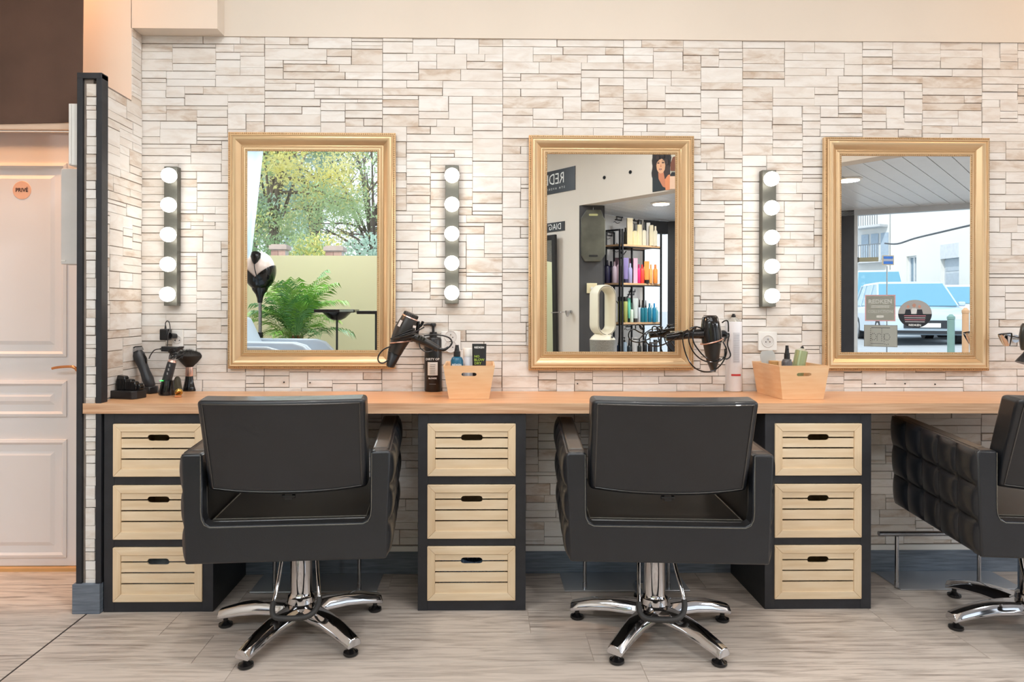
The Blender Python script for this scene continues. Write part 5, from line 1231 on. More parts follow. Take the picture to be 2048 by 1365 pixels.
# ---- hood dryer area seen in the left mirror
FLZ = .0
D1 = 6.55; hc = mir(520, 541, D1); rx_ = 29/1365*D1
t = thing('hood_dryer', 'standing hood dryer with white dome and black shell, reflected in the left mirror', 'hood dryer', (hc.x, hc.y, 0))
zc_ = hc.z; rz_ = 37/1365*D1
b = B(); b.sph((0, 0, zc_), (rx_, rx_*1.1, rz_), 32, 20); b.build('dome', mat('pearl_dome', (232, 214, 204), .2, coat=.5), t)
def shell(u, v, k=1.0):   # lower black cup, rising on both sides into a V
    a = 2*PI*u; low = math.radians(170); hi = math.radians(76+36*(1-abs(math.cos(a)))**1.2 + (0 if math.sin(a) < 0 else 0)); th_ = low+(hi-low)*v
    return Vector((rx_*1.07*k*math.sin(th_)*math.cos(a), rx_*1.17*k*math.sin(th_)*math.sin(a), zc_+rz_*1.09*k*math.cos(th_)))
b = B(); b.grid(48, 14, lambda u, v: shell(u, v), closed_u=True); b.grid(48, 14, lambda u, v: shell(u, v, .975), closed_u=True); b.build('lower_shell', BLACKG, t)
b = B(); b.lathe((0, rx_*.72, zc_+rz_*.95), (0, rx_*1.17, zc_+rz_*.28), [(0, .012), (.15, .045), (.45, .046), (.8, .026), (1, .006)], 20); b.build('badge', BLACKG, t)
b = B(); b.tube(smooth_path([(0, rx_*1.17, zc_+rz_*.28), (.008, rx_*1.24, zc_), (.028, rx_*1.05, zc_-rz_*.6), (.03, .06, zc_-rz_*1.3), (.03, .05, .55)], 6), .0045, 7); b.build('lead', BLACKP, t)
b = B(); b.lathe((0, 0, zc_-rz_*.90), (0, 0, zc_-rz_*1.75), [(0, .080), (.2, .070), (.45, .042), (.7, .028), (1, .022)], 20); b.build('stem', BLACKG, t)
b = B(); b.cyl((0, 0, .09), (0, 0, zc_-rz_*1.75), .014); b.build('pole', STEEL, t)
b = B(); b.cyl((0, 0, .30), (0, 0, .86), .030); b.build('height_clamp', BLACKP, t)
for k in range(5):
    a = 2*PI*k/5+.3; b = B(); b.tube([(0, 0, .085), (.15*math.cos(a), .15*math.sin(a), .07), (.28*math.cos(a), .28*math.sin(a), .055)], [.02, .016, .012], 8); b.sph((.28*math.cos(a), .28*math.sin(a), .026), .025, 12, 8); b.build('castor_leg', BLACKP, t)
# armchairs
def armchair(loc, rz, label, s=1.0):
    t = thing('armchair', label, 'armchair', loc, rz, 'pale blue grey armchairs'); SV = mat('pale_blue_leather', (196, 208, 220), .35, var=.02, bump=.1, bs=200)
    b = B(); b.bb((-.26, -.25, .38), (.26, .25, .50)); b.build('seat', SV, t, bevel=.03, seg=3)
    b = B(); b.slab(10, 8, lambda u, v: Vector((-.30-.20*v, -.24+.48*u, .50+.42*v)), lambda u, v: Vector((-.20-.20*v, -.24+.48*u, .50+.42*v))); b.build('backrest', SV, t, bevel=.03, seg=3)
    for s_ in (-1, 1):
        prof = [(-.36, .40), (.28, .40), (.36, .44), (.385, .52), (.36, .62), (.29, .69), (.20, .715), (-.42, .72)]
        prof2 = [(-.30, .46), (.24, .46), (.29, .50), (.30, .55), (.27, .61), (.20, .645), (-.34, .652)]
        b = B(); b.prism(prof, .055, lambda x, z, q: (x, s_*(.262+q), z)); a = b.build('armrest', SV, t, bevel=.016, seg=3)
        b = B(); b.prism(prof2, .004, lambda x, z, q: (x, s_*(.3172+q), z)); b.build('black_inlay', BLACKG, a, smooth=False)
    b = B(); b.cyl((0, 0, -.04), (0, 0, .379), .035, seg=20); b.lathe((0, 0, -.0895), (0, 0, -.041), [(0, .27), (.5, .26), (1, .06)], 36); b.build('base', CHROME, t)
    b = B(); b.sph((-.53, 0, 1.02), (.055, .13, .10), 18, 12); b.cyl((-.505, 0, .88), (-.52, 0, .95), .012); b.build('headrest', SV, t)
    return t
p = mir(574, 700, 6.15); armchair((p.x-.02, p.y, .09), .06, 'pale blue grey armchair nearer the window, its far arm curving under the palm')
p = mir(518, 700, 5.43); armchair((p.x-.02, p.y, .09), .06, 'pale blue grey armchair in front, cut by the lower edge of the left mirror')
# palm
D2 = 6.85; pb = mir(590, 700, D2)
t = thing('potted_palm', 'leafy green areca palm by the window, reflected in the left mirror', 'plant', (pb.x, pb.y, 0))
b = B(); b.lathe((0, 0, 0), (0, 0, .42), [(0, .13), (.02, .14), (.94, .19), (.95, .205), (1, .205), (1.0, .185), (.9, .18)], 32, caps=False); b.cyl((0, 0, 0), (0, 0, .012), .135, seg=32); b.build('pot', C(70, 62, 58, .5), t)
b = B(); b.cyl((0, 0, .35), (0, 0, .385), .175, seg=28); b.build('soil', mat('soil', (62, 44, 34), .9, vs=40, var=.4), t)
rp_ = random.Random(12)
LFM = [mat('palm_leaf_a', (150, 200, 90), .28, second=(110, 172, 66), vs=6), mat('palm_leaf_b', (184, 218, 120), .28, second=(136, 190, 84), vs=6), mat('palm_leaf_c', (130, 180, 120), .25, second=(100, 156, 88), vs=6)]
for k in range(14):
    a = rp_.random()*6.28; r = .05*rp_.random(); b = B(); b.tube(smooth_path([(r*math.cos(a), r*math.sin(a), .386), (r*1.2*math.cos(a), r*1.2*math.sin(a), .60), (r*1.8*math.cos(a)+.01, r*1.8*math.sin(a), .82)], 4), [.013-.0005*q for q in range(9)], 7); b.build('stem', mat('palm_stem', (150, 120, 70), .5, second=(120, 80, 62), vs=12), t)
for k in range(42):
    a = 2*PI*k/42*5.0 + rp_.random()*.7; el = .55+.95*rp_.random()**.8; Lf = .42+.22*rp_.random(); h0 = .66+.24*rp_.random()
    d = Vector((math.cos(a), math.sin(a)*.72, 0)); pts = []; p_ = Vector((d.x*.03, d.y*.03, h0)); ang = min(1.5, el+.25); N = 14
    for i in range(N): pts.append(p_.copy()); p_ = p_+(d*math.cos(ang)+Vector((0, 0, 1))*math.sin(ang))*(Lf/N)*1.15; ang -= .045+.045*rp_.random()+.045*(1.4-el)
    b = B(); b.tube(pts, [.0045-.0003*i for i in range(N)], 5)
    for i in range(3, N):
        for sub in (0, .5):
            if i == N-1 and sub: continue
            c_ = pts[i].lerp(pts[i+1], sub) if i < N-1 else pts[i]; tg = (pts[i]-pts[i-1]).normalized(); side = tg.cross(Vector((0, 0, 1))).normalized(); q = (i+sub-3)/(N-3); ll = (.17*math.sin(PI*min(1, .22+.72*q))+.03)
            for s_ in (-1, 1):
                dirv = (side*s_*.78+tg*.62+Vector((0, 0, .10-.25*rp_.random()))).normalized(); w_ = tg*.0065; m1_ = c_+dirv*ll*.5+Vector((0, 0, .008)); e1 = c_+dirv*ll+Vector((0, 0, -.035-.02*rp_.random()))
                b.add([c_-w_*.6, c_+w_*.6, m1_+w_, m1_-w_, e1], [(0, 1, 2, 3), (3, 2, 4)])
    b.build('frond', LFM[k % 3], t, fix=False)
# trolley trays
def tray(px0, px1, py, dt, label, bowl):
    a = mir(px0, py, dt); c = mir(px1, py, dt); W = c.x-a.x; zt = a.z
    t = thing('colour_trolley', label, 'trolley', ((a.x+c.x)/2, a.y, 0), group='black tray stands by the window')
    b = B(); h_ = .030; r_ = W/2
    b.prism([(-r_, -.13), (r_*.75, -.15), (r_, -.12), (r_, .12), (r_*.75, .15), (-r_, .13)], h_, lambda x, y_, q: (x, y_, zt-h_+q)); b.build('tray', BLACKG, t, smooth=False, bevel=.006)
    b = B(); b.bb((r_*.30, .155, zt-.022), (r_*.98, .160, zt-.004)); b.build('light_edge', C(150, 160, 150, .4), t, smooth=False)
    if bowl: b = B(); b.lathe((0, 0, zt-h_-.075), (0, 0, zt-h_-.001), [(0, .035), (.3, .08), (1, .135)], 24); b.build('bowl', BLACKG, t)
    b = B(); b.cyl((0, 0, .05), (0, 0, zt-h_-(.076 if bowl else .001)), .010); b.build('pole', C(60, 62, 62, .3, .7), t)
    b = B(); b.lathe((0, 0, 0), (0, 0, .049), [(0, .165), (.5, .155), (1, .03)], 30); b.build('base', BLACKP, t)
    return t
tray(634, 714, 619, 6.5, 'black tray stand with a bowl shaped underside right of the palm', True)
tray(718, 786, 622, 6.45, 'plain black tray stand cut by the right side of the left mirror', False)
# blind hanging at the left end of the shop window
cw = [mir(480, 200, 7.35), mir(527, 200, 7.35), mir(500, 540, 7.35), mir(476, 540, 7.35)]
t = thing('window_blind', 'pale blue tapering blind at the left of the shop window, reflected', 'blind', (cw[0].x, cw[0].y, cw[2].z))
def bl(u, v):
    xa = cw[3].x+(cw[0].x-cw[3].x)*v; xb = cw[2].x+(cw[1].x-cw[2].x)*v; z = cw[2].z+(2.78-cw[2].z)*v
    return Vector((xa+(xb-xa)*u, cw[0].y+.012*math.sin(u*9), z))
b = B(); b.slab(14, 6, bl, lambda u, v: bl(u, v)+Vector((0, -.004, 0))); b.build('fabric', mat('pale_blue_fabric', (206, 226, 240), .7, var=.02), t, world=True)
b = B(); b.cyl((cw[0].x, cw[0].y, 2.79), (cw[1].x, cw[0].y, 2.79), .012); b.build('rail', WHITEP, t, world=True)
# ================================================================ STICKERS ON THE STREET WINDOW
SP = Vector((S0.x, S0.y))+Vector((-.0, .0)); off2 = Vector((SN.x, SN.y))
if off2.y < 0: off2 = -off2      # towards the room
gq = Vector(sh(.02))+Vector((.018, -.028))
def onG(px, py): return mirp(px, py, tuple(gq), SU)
RD = Vector((-SU.x, -SU.y, 0)); rzS = math.atan2(RD.y, RD.x)     # reading direction seen from the room
STC = {'c_176_172_160_50_0': (206, 202, 190), 'c_190_186_176_50_0': (216, 212, 202), 'c_196_188_182_50_0': (220, 212, 206)}
def sticker(name, label, l, t_, r, bt, m, shape_='rect'):
    a = onG(r, t_); c = onG(l, bt); W = (Vector((a.x, a.y))-Vector((c.x, c.y))).length; H = a.z-onG(r, bt).z
    t = thing(name, label, 'sticker', (a.x+off2.x*.002, a.y+off2.y*.002, onG(r, bt).z), rzS)
    m = film_mat('sticker_%s' % m.name, STC[m.name]) if m.name in STC else m
    b = B()
    if shape_ == 'rect': b.bb((0, -.001, 0), (W, 0, H))
    else: b.prism([(W/2+W/2*math.cos(2*PI*k/40), H/2+H/2*math.sin(2*PI*k/40)) for k in range(40)], .001, lambda x, z, q: (x, -q, z))
    b.build('backing', m, t, smooth=False); return t, W, H
def bar(t, x0_, z0, x1_, z1, m, name='print', y_=-.0014):
    b = B(); b.bb((x0_, y_-.0002, z0), (x1_, y_+.0002, z1)); b.build(name, m, t, smooth=False)
t, W, H = sticker('window_sticker', 'upper square grey sticker with a pink border on the street window, reflected', 1730, 590, 1791, 643, C(176, 172, 160, .5))
PK = C(226, 166, 168, .5); LG = C(214, 212, 204, .5); e = W*.035
for x0_, z0, x1_, z1 in ((0, 0, W, e), (0, H-e, W, H), (0, e, e, H-e), (W-e, e, W, H-e)): bar(t, x0_, z0, x1_, z1, PK, 'border')
text('lettering', 'REDKEN', H*.22, (W/2, -.0018, H*.74), (-1, 0, 0), (0, 0, 1), LG, t, squash=.95, bold=.001)
text('lettering', 'COLLECTION', H*.15, (W/2, -.0018, H*.36), (-1, 0, 0), (0, 0, 1), LG, t, squash=.9)
for k in range(2): bar(t, W*.2, H*(.52+.05*k), W*.8, H*(.545+.05*k), LG)
bar(t, W*.38, H*.13, W*.62, H*.22, LG)
t, W, H = sticker('window_sticker', 'grey rectangular sticker with dotted letters ghd, lowest on the street window', 1728, 651, 1795, 695, C(190, 186, 176, .5))
for x0_, z0, x1_, z1 in ((0, 0, W, e*.5), (0, H-e*.5, W, H), (0, e*.5, e*.5, H-e*.5), (W-e*.5, e*.5, W, H-e*.5)): bar(t, x0_, z0, x1_, z1, C(140, 138, 132, .5), 'border')
b = B(); rr = W*.013
def dots(pts):
    for x, z in pts: b.sph((W*.5+x*W, -.0016, H*.46+z*H), (rr, .0004, rr), 8, 4)
# g, h, d drawn as dots, read from the room
cir = [(math.cos(2*PI*k/10), math.sin(2*PI*k/10)) for k in range(10)]
dots([(-.19+.085*x, .0+.15*z) for x, z in cir]); dots([(-.105, .12-.085*k) for k in range(5)]+[(-.13, -.33), (-.18, -.36), (-.23, -.33)])
dots([(-.035, .36-.09*k) for k in range(7)]+[(.0, .12), (.045, .15), (.09, .12), (.10, .03), (.10, -.06), (.10, -.15)])
dots([(.215+.085*x, .0+.15*z) for x, z in cir]+[(.30, .36-.09*k) for k in range(7)])
b.build('dotted_letters', C(40, 40, 42, .5), t, fix=False); bar(t, W*.22, H*.86, W*.78, H*.885, C(70, 70, 70, .5))
bar(t, W*.40, H*.135, W*.80, H*.155, C(120, 120, 118, .5))
t, W, H = sticker('window_sticker', 'round sticker with three figures over a black lower half, on the street window', 1796, 600, 1864, 657, C(196, 188, 182, .5), 'round')
b = B(); N = 24; b.add([(W/2+W/2*.995*math.cos(PI+PI*k/N), -.0016, H*.5+H/2*.995*math.sin(PI+PI*k/N)) for k in range(N+1)], [tuple(range(N+1))]); b.build('black_half', C(38, 40, 46, .5), t, smooth=False, fix=False)
for cx, cz, r_, mcol in ((.52, .80, .055, (190, 140, 120)), (.36, .76, .045, (206, 150, 130)), (.70, .76, .045, (206, 150, 130))):
    b = B(); b.add([(W*(cx+r_*math.cos(2*PI*k/14)), -.0017, H*(cz+r_*1.25*math.sin(2*PI*k/14))) for k in range(14)], [tuple(range(14))]); b.build('printed_face', C(*mcol, .5), t, smooth=False, fix=False)
    b = B(); b.add([(W*(cx-.10), -.00165, H*.50), (W*(cx+.10), -.00165, H*.50), (W*(cx+.07), -.00165, H*(cz-.10)), (W*(cx-.07), -.00165, H*(cz-.10))], [(0, 1, 2, 3)]); b.build('printed_body', C(*((225, 222, 218) if abs(cx-.52) < .01 else (44, 46, 54)), .5), t, smooth=False, fix=False)
for k in range(4): bar(t, W*(.18+.01*k), H*(.42-.07*k), W*(.82-.01*k), H*(.445-.07*k), C(200, 190, 192, .5) if k % 2 else C(210, 130, 140, .5), y_=-.0021)
text('lettering', 'REDKEN', H*.10, (W/2, -.0024, H*.10), (-1, 0, 0), (0, 0, 1), WH, t, bold=.0006)
p = onG(1718, 519); q = onG(1757, 519)
t = thing('opening_bar', 'beige metal bar across the left of the street window, reflected', 'bar', (q.x+off2.x*.01, q.y+off2.y*.01, q.z), rzS); L_ = (Vector((p.x, p.y))-Vector((q.x, q.y))).length
b = B(); b.bb((0, -.012, -.022), (L_, 0, .022)); b.build('bar', C(170, 168, 142, .5), t, smooth=False, bevel=.002); b = B(); b.bb((L_+.0005, -.02, -.026), (L_+.02, 0, .026)); b.build('bracket', C(90, 90, 84, .5), t, smooth=False)
# ================================================================ OUTDOORS
def gz(x): return -.12 + .03*max(0, x-2)
b = B(); b.prism([(-60, -4.9), (.55, -4.9), (1.0, -5.1), (2, -5.45), (2, -90), (-60, -90)], .05, lambda x, y_, q: (x, y_, -.17+q)); b.prism([(2, -5.45), (2.2, -5.5), (5.95, -3.2), (8, -3.0), (60, 20), (60, -90), (2, -90)], .05, lambda x, y_, q: (x, y_, gz(x)-.05+q)); struct(b, 'ground', mat('pale_asphalt', (176, 178, 180), .9, vs=3, var=.06, bump=.2, bs=30), smooth=False)
GZ = -.12
# trees beyond the left window
def tree(c, H, R, nleaf, m1, m2, frac2, label, sd, ls=.05, trunk=(128, 114, 104), bare=False, lean=0, crown_z=.45):
    t = thing('tree', label, 'tree', (c.x, c.y, GZ), group='trees beyond the shop window'); r_ = random.Random(sd); b = B()
    top = Vector((lean, 0, H*.62)); b.tube(smooth_path([(0, 0, 0), (lean*.3+.08, .05, H*.25), (lean*.7-.05, 0, H*.45), top], 5), [.17-.008*k for k in range(16)], 9); tips = []
    for k in range(26 if bare else 16):
        a = r_.random()*6.28; s0 = Vector((lean*(.5+.5*r_.random()), 0, H*(.30+.32*r_.random()))); e_ = Vector((lean+R*.85*math.cos(a)*r_.random()**.5, R*.85*math.sin(a)*r_.random()**.5, H*(crown_z+.5*r_.random())))
        mid = (s0+e_)/2+Vector((0, 0, .25*H*.1)); pt = smooth_path([s0, mid, e_], 4); b.tube(pt, [.055-.005*q for q in range(len(pt))], 6); tips.append(e_)
        for j in range(3): a2 = r_.random()*6.28; e2 = e_+Vector((math.cos(a2), math.sin(a2), .5*r_.random()-.1))*R*.3; b.tube([mid.lerp(e_, .6), e2], [.02, .008], 5); tips.append(e2)
    b.build('trunk', C(*trunk, .8), t)
    for mm, fr, nm in ((m1, 1-frac2, 'foliage'), (m2, frac2, 'foliage')):
        n = int(nleaf*fr)
        if n < 10: continue
        bl_ = B(); cen = []
        for k in range(max(6, int(46*fr))):
            q = r_.choice(tips); cen.append(q+Vector((r_.gauss(0, 1), r_.gauss(0, 1), r_.gauss(0, .8)))*R*.14)
        vs = []; fs = []
        for k in range(n):
            c_ = r_.choice(cen); p_ = c_+Vector((r_.gauss(0, 1), r_.gauss(0, 1), r_.gauss(0, .8)))*R*.115
            u = Vector((r_.gauss(0, 1), r_.gauss(0, 1), r_.gauss(0, 1))).normalized(); v = u.orthogonal().normalized(); s_ = ls*(.6+.8*r_.random()); o = len(vs)
            vs += [p_-u*s_, p_+v*s_*.45, p_+u*s_, p_-v*s_*.45]; fs.append((o, o+1, o+2, o+3))
        bl_.v = vs; bl_.f = fs; bl_.mi = [0]*len(fs); bl_.build(nm, mm, t, smooth=False, fix=False, kind='stuff')
    return t
def leafm(key, rgb):
    m = bpy.data.materials.new(key); m.use_nodes = True; n = m.node_tree.nodes; L = m.node_tree.links; b_ = n['Principled BSDF']; b_.inputs['Roughness'].default_value = .5
    g = n.new('ShaderNodeNewGeometry'); nz_ = n.new('ShaderNodeTexNoise'); nz_.inputs['Scale'].default_value = .9; L.new(g.outputs['Position'], nz_.inputs['Vector'])
    cr = n.new('ShaderNodeValToRGB'); c = S(*rgb); cr.color_ramp.elements[0].position = .35; cr.color_ramp.elements[1].position = .65; cr.color_ramp.elements[0].color = tuple(v*.82 for v in c[:3])+(1,); cr.color_ramp.elements[1].color = c
    L.new(nz_.outputs['Fac'], cr.inputs[0]); L.new(cr.outputs[0], b_.inputs['Base Color']); tr = n.new('ShaderNodeBsdfTranslucent'); L.new(cr.outputs[0], tr.inputs[0])
    mx = n.new('ShaderNodeMixShader'); mx.inputs[0].default_value = .5; L.new(b_.outputs[0], mx.inputs[1]); L.new(tr.outputs[0], mx.inputs[2]); L.new(mx.outputs[0], n['Material Output'].inputs[0]); return m
LY = leafm('yellow_leaves', (255, 246, 176)); LGn = leafm('green_leaves', (206, 224, 176)); LB = leafm('bluish_leaves', (204, 224, 210)); LD = leafm('dark_leaves', (176, 200, 156))
p = mir(560, 600, 17); tree(p, 7.2, 2.5, 17000, LGn, LY, .5, 'big yellow green tree in the left mirror, trunk in view', 1, lean=-.2)
p = mir(632, 600, 21); tree(p, 8.6, 1.9, 9000, LB, LY, .3, 'tall bluish green tree behind the yellow one, reflected', 2, ls=.055)
p = mir(505, 600, 18); tree(p, 7.5, 2.0, 9000, LB, LGn, .4, 'grey green tree at the left side of the left mirror', 3, ls=.055)
p = mir(748, 600, 20); tree(p, 6.6, 1.9, 3600, LGn, LY, .2, 'sparse tree with bare branches at the right of the left mirror', 4, ls=.05, bare=True)
p = mir(540, 600, 27); tree(p, 6.5, 3.0, 8000, LB, LD, .3, 'wide pale tree far behind the others, reflected', 5, ls=.075)
# hedge-like bushes between the pillars
for i, (px, lb_) in enumerate(((520, 'bush left of the brick pillars, reflected'), (612, 'round bush between the two brick pillars, reflected'), (636, 'second bush just left of the right pillar, reflected'), (735, 'light bush right of both brick pillars, reflected'))):
    p = mir(px, 600, 14.6); t = thing('bush', 'green leafy '+lb_, 'bush', (p.x, p.y, GZ), group='bushes beyond the shop window'); r_ = random.Random(40+i); vs = []; fs = []
    for k in range(3200):
        d = Vector((r_.gauss(0, 1), r_.gauss(0, 1), r_.gauss(0, 1))).normalized(); rad = r_.random()**.33; p_ = Vector((d.x*.85*rad, d.y*.6*rad, 1.45+d.z*1.4*rad)); u = Vector((r_.gauss(0, 1), r_.gauss(0, 1), r_.gauss(0, 1))).normalized(); v = u.orthogonal().normalized(); s_ = .055; o = len(vs); vs += [p_-u*s_, p_+v*s_*.5, p_+u*s_, p_-v*s_*.5]; fs.append((o, o+1, o+2, o+3))
    bb_ = B(); bb_.v = vs; bb_.f = fs; bb_.mi = [0]*len(fs); bb_.build('foliage', (LD, LGn, LY, LB)[i], t, smooth=False, fix=False, kind='stuff')
    b = B()
    for k in range(5): b.tube([(0, 0, 0), (.3*math.cos(k*1.3), .2*math.sin(k*1.3), .9)], [.03, .012], 6)
    b.build('branches', C(90, 76, 60, .8), t)
# brick pillars
BRK = [mat('brick_a', (196, 160, 144), .85, var=.1, vs=20), mat('brick_b', (178, 142, 128), .85, var=.1, vs=20)]
for (l, r, top, lb_) in ((546, 575, 490, 'brick gate pillar on the left, behind the frosted window film'), (654, 687, 493, 'brick gate pillar on the right, behind the frosted window film')):
    a = mir(l, top, 13); c = mir(r, top, 13); W = c.x-a.x; H = a.z-GZ
    t = thing('gate_pillar', lb_, 'pillar', ((a.x+c.x)/2, a.y, GZ), group='brick gate pillars'); b = B(); b.bb((-W/2+.012, -W/2+.012, 0), (W/2-.012, W/2-.012, H-.10)); b.build('mortar_core', C(206, 198, 190, .9), t, smooth=False)
    nr = 16; hz_ = (H-.11)/nr; me_cache = {}
    for j in range(nr-9, nr):
        for i in range(2):
            x_0 = -W/2 + i*W/2 if j % 2 else (-W/2 if i == 0 else -W/2+W*.3); x_1 = x_0+W/2 if j % 2 else (-W/2+W*.3 if i == 0 else W/2)
            b = B(); b.bb((x_0+.004, W/2-.0115, j*hz_+.005), (x_1-.004, W/2, (j+1)*hz_-.005)); b.build('brick', BRK[(i+j) % 2], t, smooth=False)
    b = B(); b.bb((-W/2-.03, -W/2-.03, H-.099), (W/2+.03, W/2+.03, H-.02)); b.bb((-W/2, -W/2, H-.0199), (W/2, W/2, H)); b.build('cap_stone', C(196, 176, 164, .8), t, smooth=False, bevel=.008)
# ---- cars
def car(loc, rz, label, rgb, Lc=4.3, Wc=1.8, Hc=1.55, suv=True, name='car'):
    t = thing(name, label, 'car', loc, rz, 'cars parked in the street'); PM = mat('paint_%d_%d_%d' % rgb, rgb, .25, coat=.6, var=.01); GLS = mat('car_window', (118, 168, 188), .08, .3, var=.02)
    h = Lc/2; b = B()
    side = [(-h, .35), (-h+.02, .62), (-h+.06, .86), (-h+.30, .98*1), (h-1.15, 1.0), (h-.42, .90), (h-.08, .78), (h, .58), (h-.02, .32), (h-.25, .24), (-h+.2, .24)]
    n = len(side); vs = []; Y = [-Wc/2, -Wc/2+.06, Wc/2-.06, Wc/2]
    for y_ in Y:
        e_ = .05 if abs(y_) == Wc/2 else 0
        for x, z in side: vs.append((x*(1-e_*.5), y_, .24+(z-.24)*(1-e_)))
    fs = [tuple(range(n)), tuple(reversed(range(3*n, 4*n)))]
    for j in range(3):
        for i in range(n): fs.append((j*n+i, j*n+(i+1) % n, (j+1)*n+(i+1) % n, (j+1)*n+i))
    b.add(vs, fs); b.build('body', PM, t, bevel=.03, seg=2)
    def house(x0_, x1_, x2_, x3_, z0, z1, w0, w1, name, m, e_=0, **k):
        b = B(); b.hexa([(x0_, -w0, z0), (x3_, -w0, z0), (x3_, w0, z0), (x0_, w0, z0)], [(x1_, -w1, z1), (x2_, -w1, z1), (x2_, w1, z1), (x1_, w1, z1)]); return b.build(name, m, t, smooth=False, **k)
    zt = Hc
    house(-h+.10, -h+.42, h-1.75, h-.98, .985, zt-.06, Wc/2-.05, Wc/2-.19, 'window_band', GLS, bevel=.02)
    house(-h+.40, -h+.52, h-1.85, h-1.73, zt-.075, zt, Wc/2-.175, Wc/2-.24, 'roof', PM, bevel=.02)
    b = B()
    for s_ in (-1, 1):
        for xa, xb in ((-h+.10, -h+.42), (h-1.0, h-1.76), (-.15, -.15), (-h+1.0, -h+1.02)): b.tube([(xa, s_*(Wc/2-.052), .98), (xb, s_*(Wc/2-.186), zt-.06)], .028, 6)
    b.build('pillar_trim', PM, t)
    for sx__ in (-h+.78, h-.82):
        for s_ in (-1, 1):
            b = B(); b.cyl((sx__, s_*(Wc/2-.21), .33), (sx__, s_*(Wc/2+.005), .33), .33, seg=26); wo = b.build('wheel', C(40, 42, 46, .7), t)
            b = B(); b.cyl((sx__, s_*(Wc/2+.0055), .33), (sx__, s_*(Wc/2+.015), .33), .21, .18, seg=20); b.build('rim', STEEL, wo)
    for s_ in (-1, 1):
        b = B(); b.box((h-.10, s_*(Wc/2-.30), .70), (.18, .40, .13), (0, .12, 0)); b.build('headlight', C(220, 226, 232, .1), t, bevel=.02)
        b = B(); b.box((h-1.15, s_*(Wc/2+.07), 1.04), (.12, .16, .12)); b.build('wing_mirror', PM, t, bevel=.03)
    b = B(); b.bb((h-.03, -.55, .42), (h+.012, .55, .62)); b.bb((h-.02, -.75, .28), (h+.02, .75, .36)); b.build('grille', C(40, 44, 50, .4), t, smooth=False)
    b = B(); b.bb((h+.0205, -.26, .44), (h+.028, .26, .55)); b.build('number_plate', C(230, 232, 232, .4), t, smooth=False)
    return t
def street(px, dt): p = mir(px, 640, dt); return (p.x, p.y, gz(p.x))
DIRC = math.atan2(.62, .78)
car(street(1812, 19.0), math.radians(109), 'light blue grey car nearest the street window, reflected in the right mirror', (188, 206, 220), Hc=1.66, Wc=1.95)
car(street(1752, 27), math.radians(112), 'pale blue van like car behind the nearest car, reflected', (198, 220, 232), Hc=2.3, Lc=4.6)
car(street(1925, 20.5), math.radians(112), 'white car with its headlight towards the bollard, reflected in the right mirror', (232, 234, 236), Hc=1.55)
# bollards and posts
for px, dt, hp, r_, rgb, lb_, nm in ((1902, 11.0, 629, .052, (120, 150, 142), 'grey green street bollard right of the nearest car, reflected', 'bollard'), (1931, 10.2, 616, .045, (206, 160, 120), 'orange brown post at the right side of the right mirror', 'street_post')):
    p = mir(px, hp, dt); t = thing(nm, lb_, 'post', (p.x, p.y, gz(p.x))); H = p.z-gz(p.x)
    b = B(); b.lathe((0, 0, 0), (0, 0, H-.08), [(0, r_*1.2), (.1, r_*1.2), (.11, r_), (1, r_)], 20); b.build('post', C(*rgb, .6), t); b = B(); b.lathe((0, 0, H-.0795), (0, 0, H), [(0, r_*1.12), (.5, r_*1.12), (1, r_*.4)], 20); b.build('cap', C(*rgb, .5), t)
p = mir(1774, 521, 9.5); t = thing('street_sign', 'small blue and white square sign on a thin post, reflected in the right mirror', 'sign', (p.x, p.y, gz(p.x)), .0); W = 23/1365*9.5
b = B(); b.cyl((0, 0, 0), (0, 0, p.z-gz(p.x)-.08), .009, seg=12); b.build('post', STEEL, t)
b = B(); z_ = p.z-gz(p.x); b.bb((-W/2, .0165, z_-W*.42), (W/2, .030, z_+W*.42)); sp_ = b.build('plate', C(190, 170, 140, .5), t, smooth=False)
for z0, z1, cc in ((.12, .34, (54, 110, 190)), (-.08, .10, (168, 168, 180)), (-.34, -.10, (54, 110, 190))):
    b = B(); b.bb((-W*.42, .0302, z_+W*z0), (W*.42, .032, z_+W*z1)); b.build('stripe', C(*cc, .5), sp_, smooth=False)
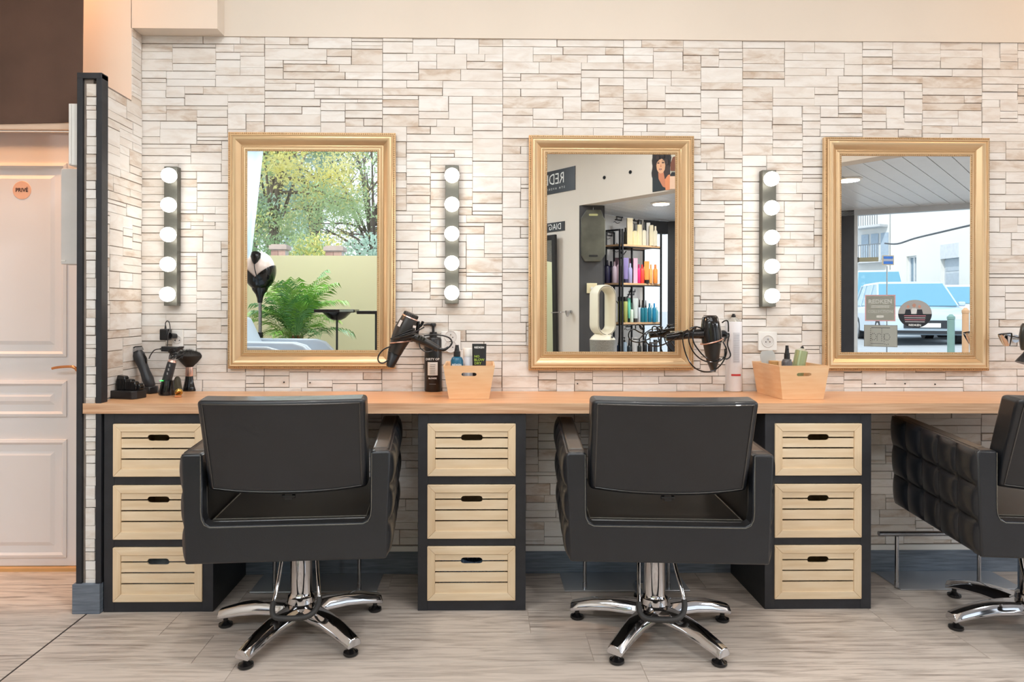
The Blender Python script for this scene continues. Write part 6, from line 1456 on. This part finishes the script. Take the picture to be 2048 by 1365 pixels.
# facades across the street
WB = mat('sunlit_render', (236, 234, 228), .85, var=.015, vs=.6)
def facade(label, A, Bp, H, m, openings, th=.5, name='building', group='houses across the street'):
    A = Vector((A[0], A[1], 0)); Bp = Vector((Bp[0], Bp[1], 0)); d = (Bp-A).normalized(); L = (Bp-A).length; n = Vector((-d.y, d.x, 0))
    if n.dot(Vector((0, 2.84, 0))-A) < 0: n = -n
    t = thing(name, label, 'building', (A.x, A.y, gz(min(A.x, Bp.x))), group=group); Mx = Matrix((d, n, Vector((0, 0, 1)))).transposed().to_4x4()
    # wall as strips round the openings: openings are (u0,u1,z0,z1) sorted by u, not overlapping
    b = B(); b.M = Mx; u = 0
    for (a_, c_, z0, z1, kind_) in openings:
        b.bb((u, -th, 0), (a_, 0, H)); 
        if z0 > .02: b.bb((a_, -th, 0), (c_, 0, z0))
        b.bb((a_, -th, z1), (c_, 0, H)); u = c_
    b.bb((u, -th, 0), (L, 0, H)); b.bb((0, -th-4, 0), (L, -th-.01, H)); b.build('wall', m, t, smooth=False)
    b = B(); b.M = Mx; b.bb((-.2, -th-4, H), (L+.2, .25, H+.18)); b.build('roof', C(206, 196, 184, .8), t, smooth=False)
    for (a_, c_, z0, z1, kind_) in openings:
        nm = {'w': 'window', 'd': 'house_door', 'g': 'garage_door'}[kind_]; b = B(); b.M = Mx
        if kind_ == 'w':
            b.bb((a_, -.20, z0), (a_+.07, -.12, z1)); b.bb((c_-.07, -.20, z0), (c_, -.12, z1)); b.bb((a_+.07, -.20, z1-.07), (c_-.07, -.12, z1)); b.bb((a_+.07, -.20, z0), (c_-.07, -.12, z0+.07)); b.bb(((a_+c_)/2-.03, -.20, z0+.07), ((a_+c_)/2+.03, -.12, z1-.07)); f_ = b.build('window', C(226, 228, 230, .5), t, smooth=False)
            b = B(); b.M = Mx; b.bb((a_+.07, -.18, z0+.07), (c_-.07, -.17, z1-.07)); b.build('pane', mat('far_pane', (140, 160, 176), .1, .2), f_, smooth=False)
            b = B(); b.M = Mx; b.bb((a_-.05, -.11, z0-.08), (c_+.05, .06, z0-.01)); b.build('sill', C(214, 212, 206, .7), f_, smooth=False)
        else:
            b.bb((a_, -.22, 0), (c_, -.16, z1-(.6 if kind_ == 'd' else 0))); f_ = b.build(nm, C(204, 210, 216, .5), t, smooth=False)
            b = B(); b.M = Mx
            for k in range(4): b.bb((a_+.1, -.159, .2+k*(z1-.6)/4), (c_-.1, -.145, .1+(k+1)*(z1-.6)/4))
            b.build('panel', C(186, 196, 206, .4), f_, smooth=False)
            if kind_ == 'd': b = B(); b.M = Mx; b.bb((a_, -.14, z1-.58), (c_, .02, z1)); b.build('shutter_box', C(216, 218, 222, .6), t, smooth=False)
    return t
a = mir(1781, 600, 31); c = mir(2010, 600, 24)
facade('long white sunlit house across the street, reflected in the right mirror', (a.x, a.y), (c.x, c.y), 8.5, WB, [(1.2, 1.9, .9, 3.0, 'w'), (3.5, 4.6, 0, 3.3, 'd'), (7.6, 10.0, 0, 3.9, 'g'), (11.4, 12.6, 1.0, 2.6, 'w')])
a = mir(1700, 600, 38); c = mir(1779, 600, 36)
t = facade('pale far house with balconies and grey shutters, reflected in the right mirror', (a.x, a.y), (c.x, c.y), 7.0, mat('far_render', (226, 226, 224), .85, var=.02), [(.4, 1.2, 1.0, 2.6, 'w'), (2.0, 2.9, 0, 2.7, 'd')])
d = Vector((c.x-a.x, c.y-a.y, 0)).normalized(); n_ = Vector((-d.y, d.x, 0)); n_ = n_ if n_.dot(Vector((-a.x, 2.84-a.y, 0))) > 0 else -n_; Mx = Matrix((d, n_, Vector((0, 0, 1)))).transposed().to_4x4(); L_ = (Vector((c.x, c.y))-Vector((a.x, a.y))).length
for z in (3.1, 5.0):
    b = B(); b.M = Mx; b.bb((.5, .01, z), (L_-.1, .7, z+.12)); bb2 = b.build('balcony', C(200, 202, 204, .7), t, smooth=False)
    b = B(); b.M = Mx; b.bb((.5, .66, z+.95), (L_-.1, .70, z+1.0))
    for k in range(12): b.bb((.55+k*(L_-.7)/12, .67, z+.12), (.58+k*(L_-.7)/12, .69, z+.95))
    b.build('railing', C(120, 126, 132, .5), bb2, smooth=False)
b = B(); b.M = Mx
for k in range(3): b.bb((.7+.55*k, .012, 3.3), (1.1+.55*k, .06, 4.7))
b.build('shutter', C(170, 186, 202, .6), t, smooth=False)
t = thing('street_cable', 'dark cable sagging along the white house front, reflected', 'cable', tuple(mir(1781, 490, 22))); b = B()
b.tube(smooth_path([mir(1770, 487, 29), mir(1795, 488, 28), mir(1830, 477, 26.5), mir(1880, 465, 25), mir(1940, 451, 23.2), mir(1990, 440, 22)], 4), .035, 6); b.build('cable', C(90, 92, 96, .7), t, world=True)
bpy.context.view_layer.update()
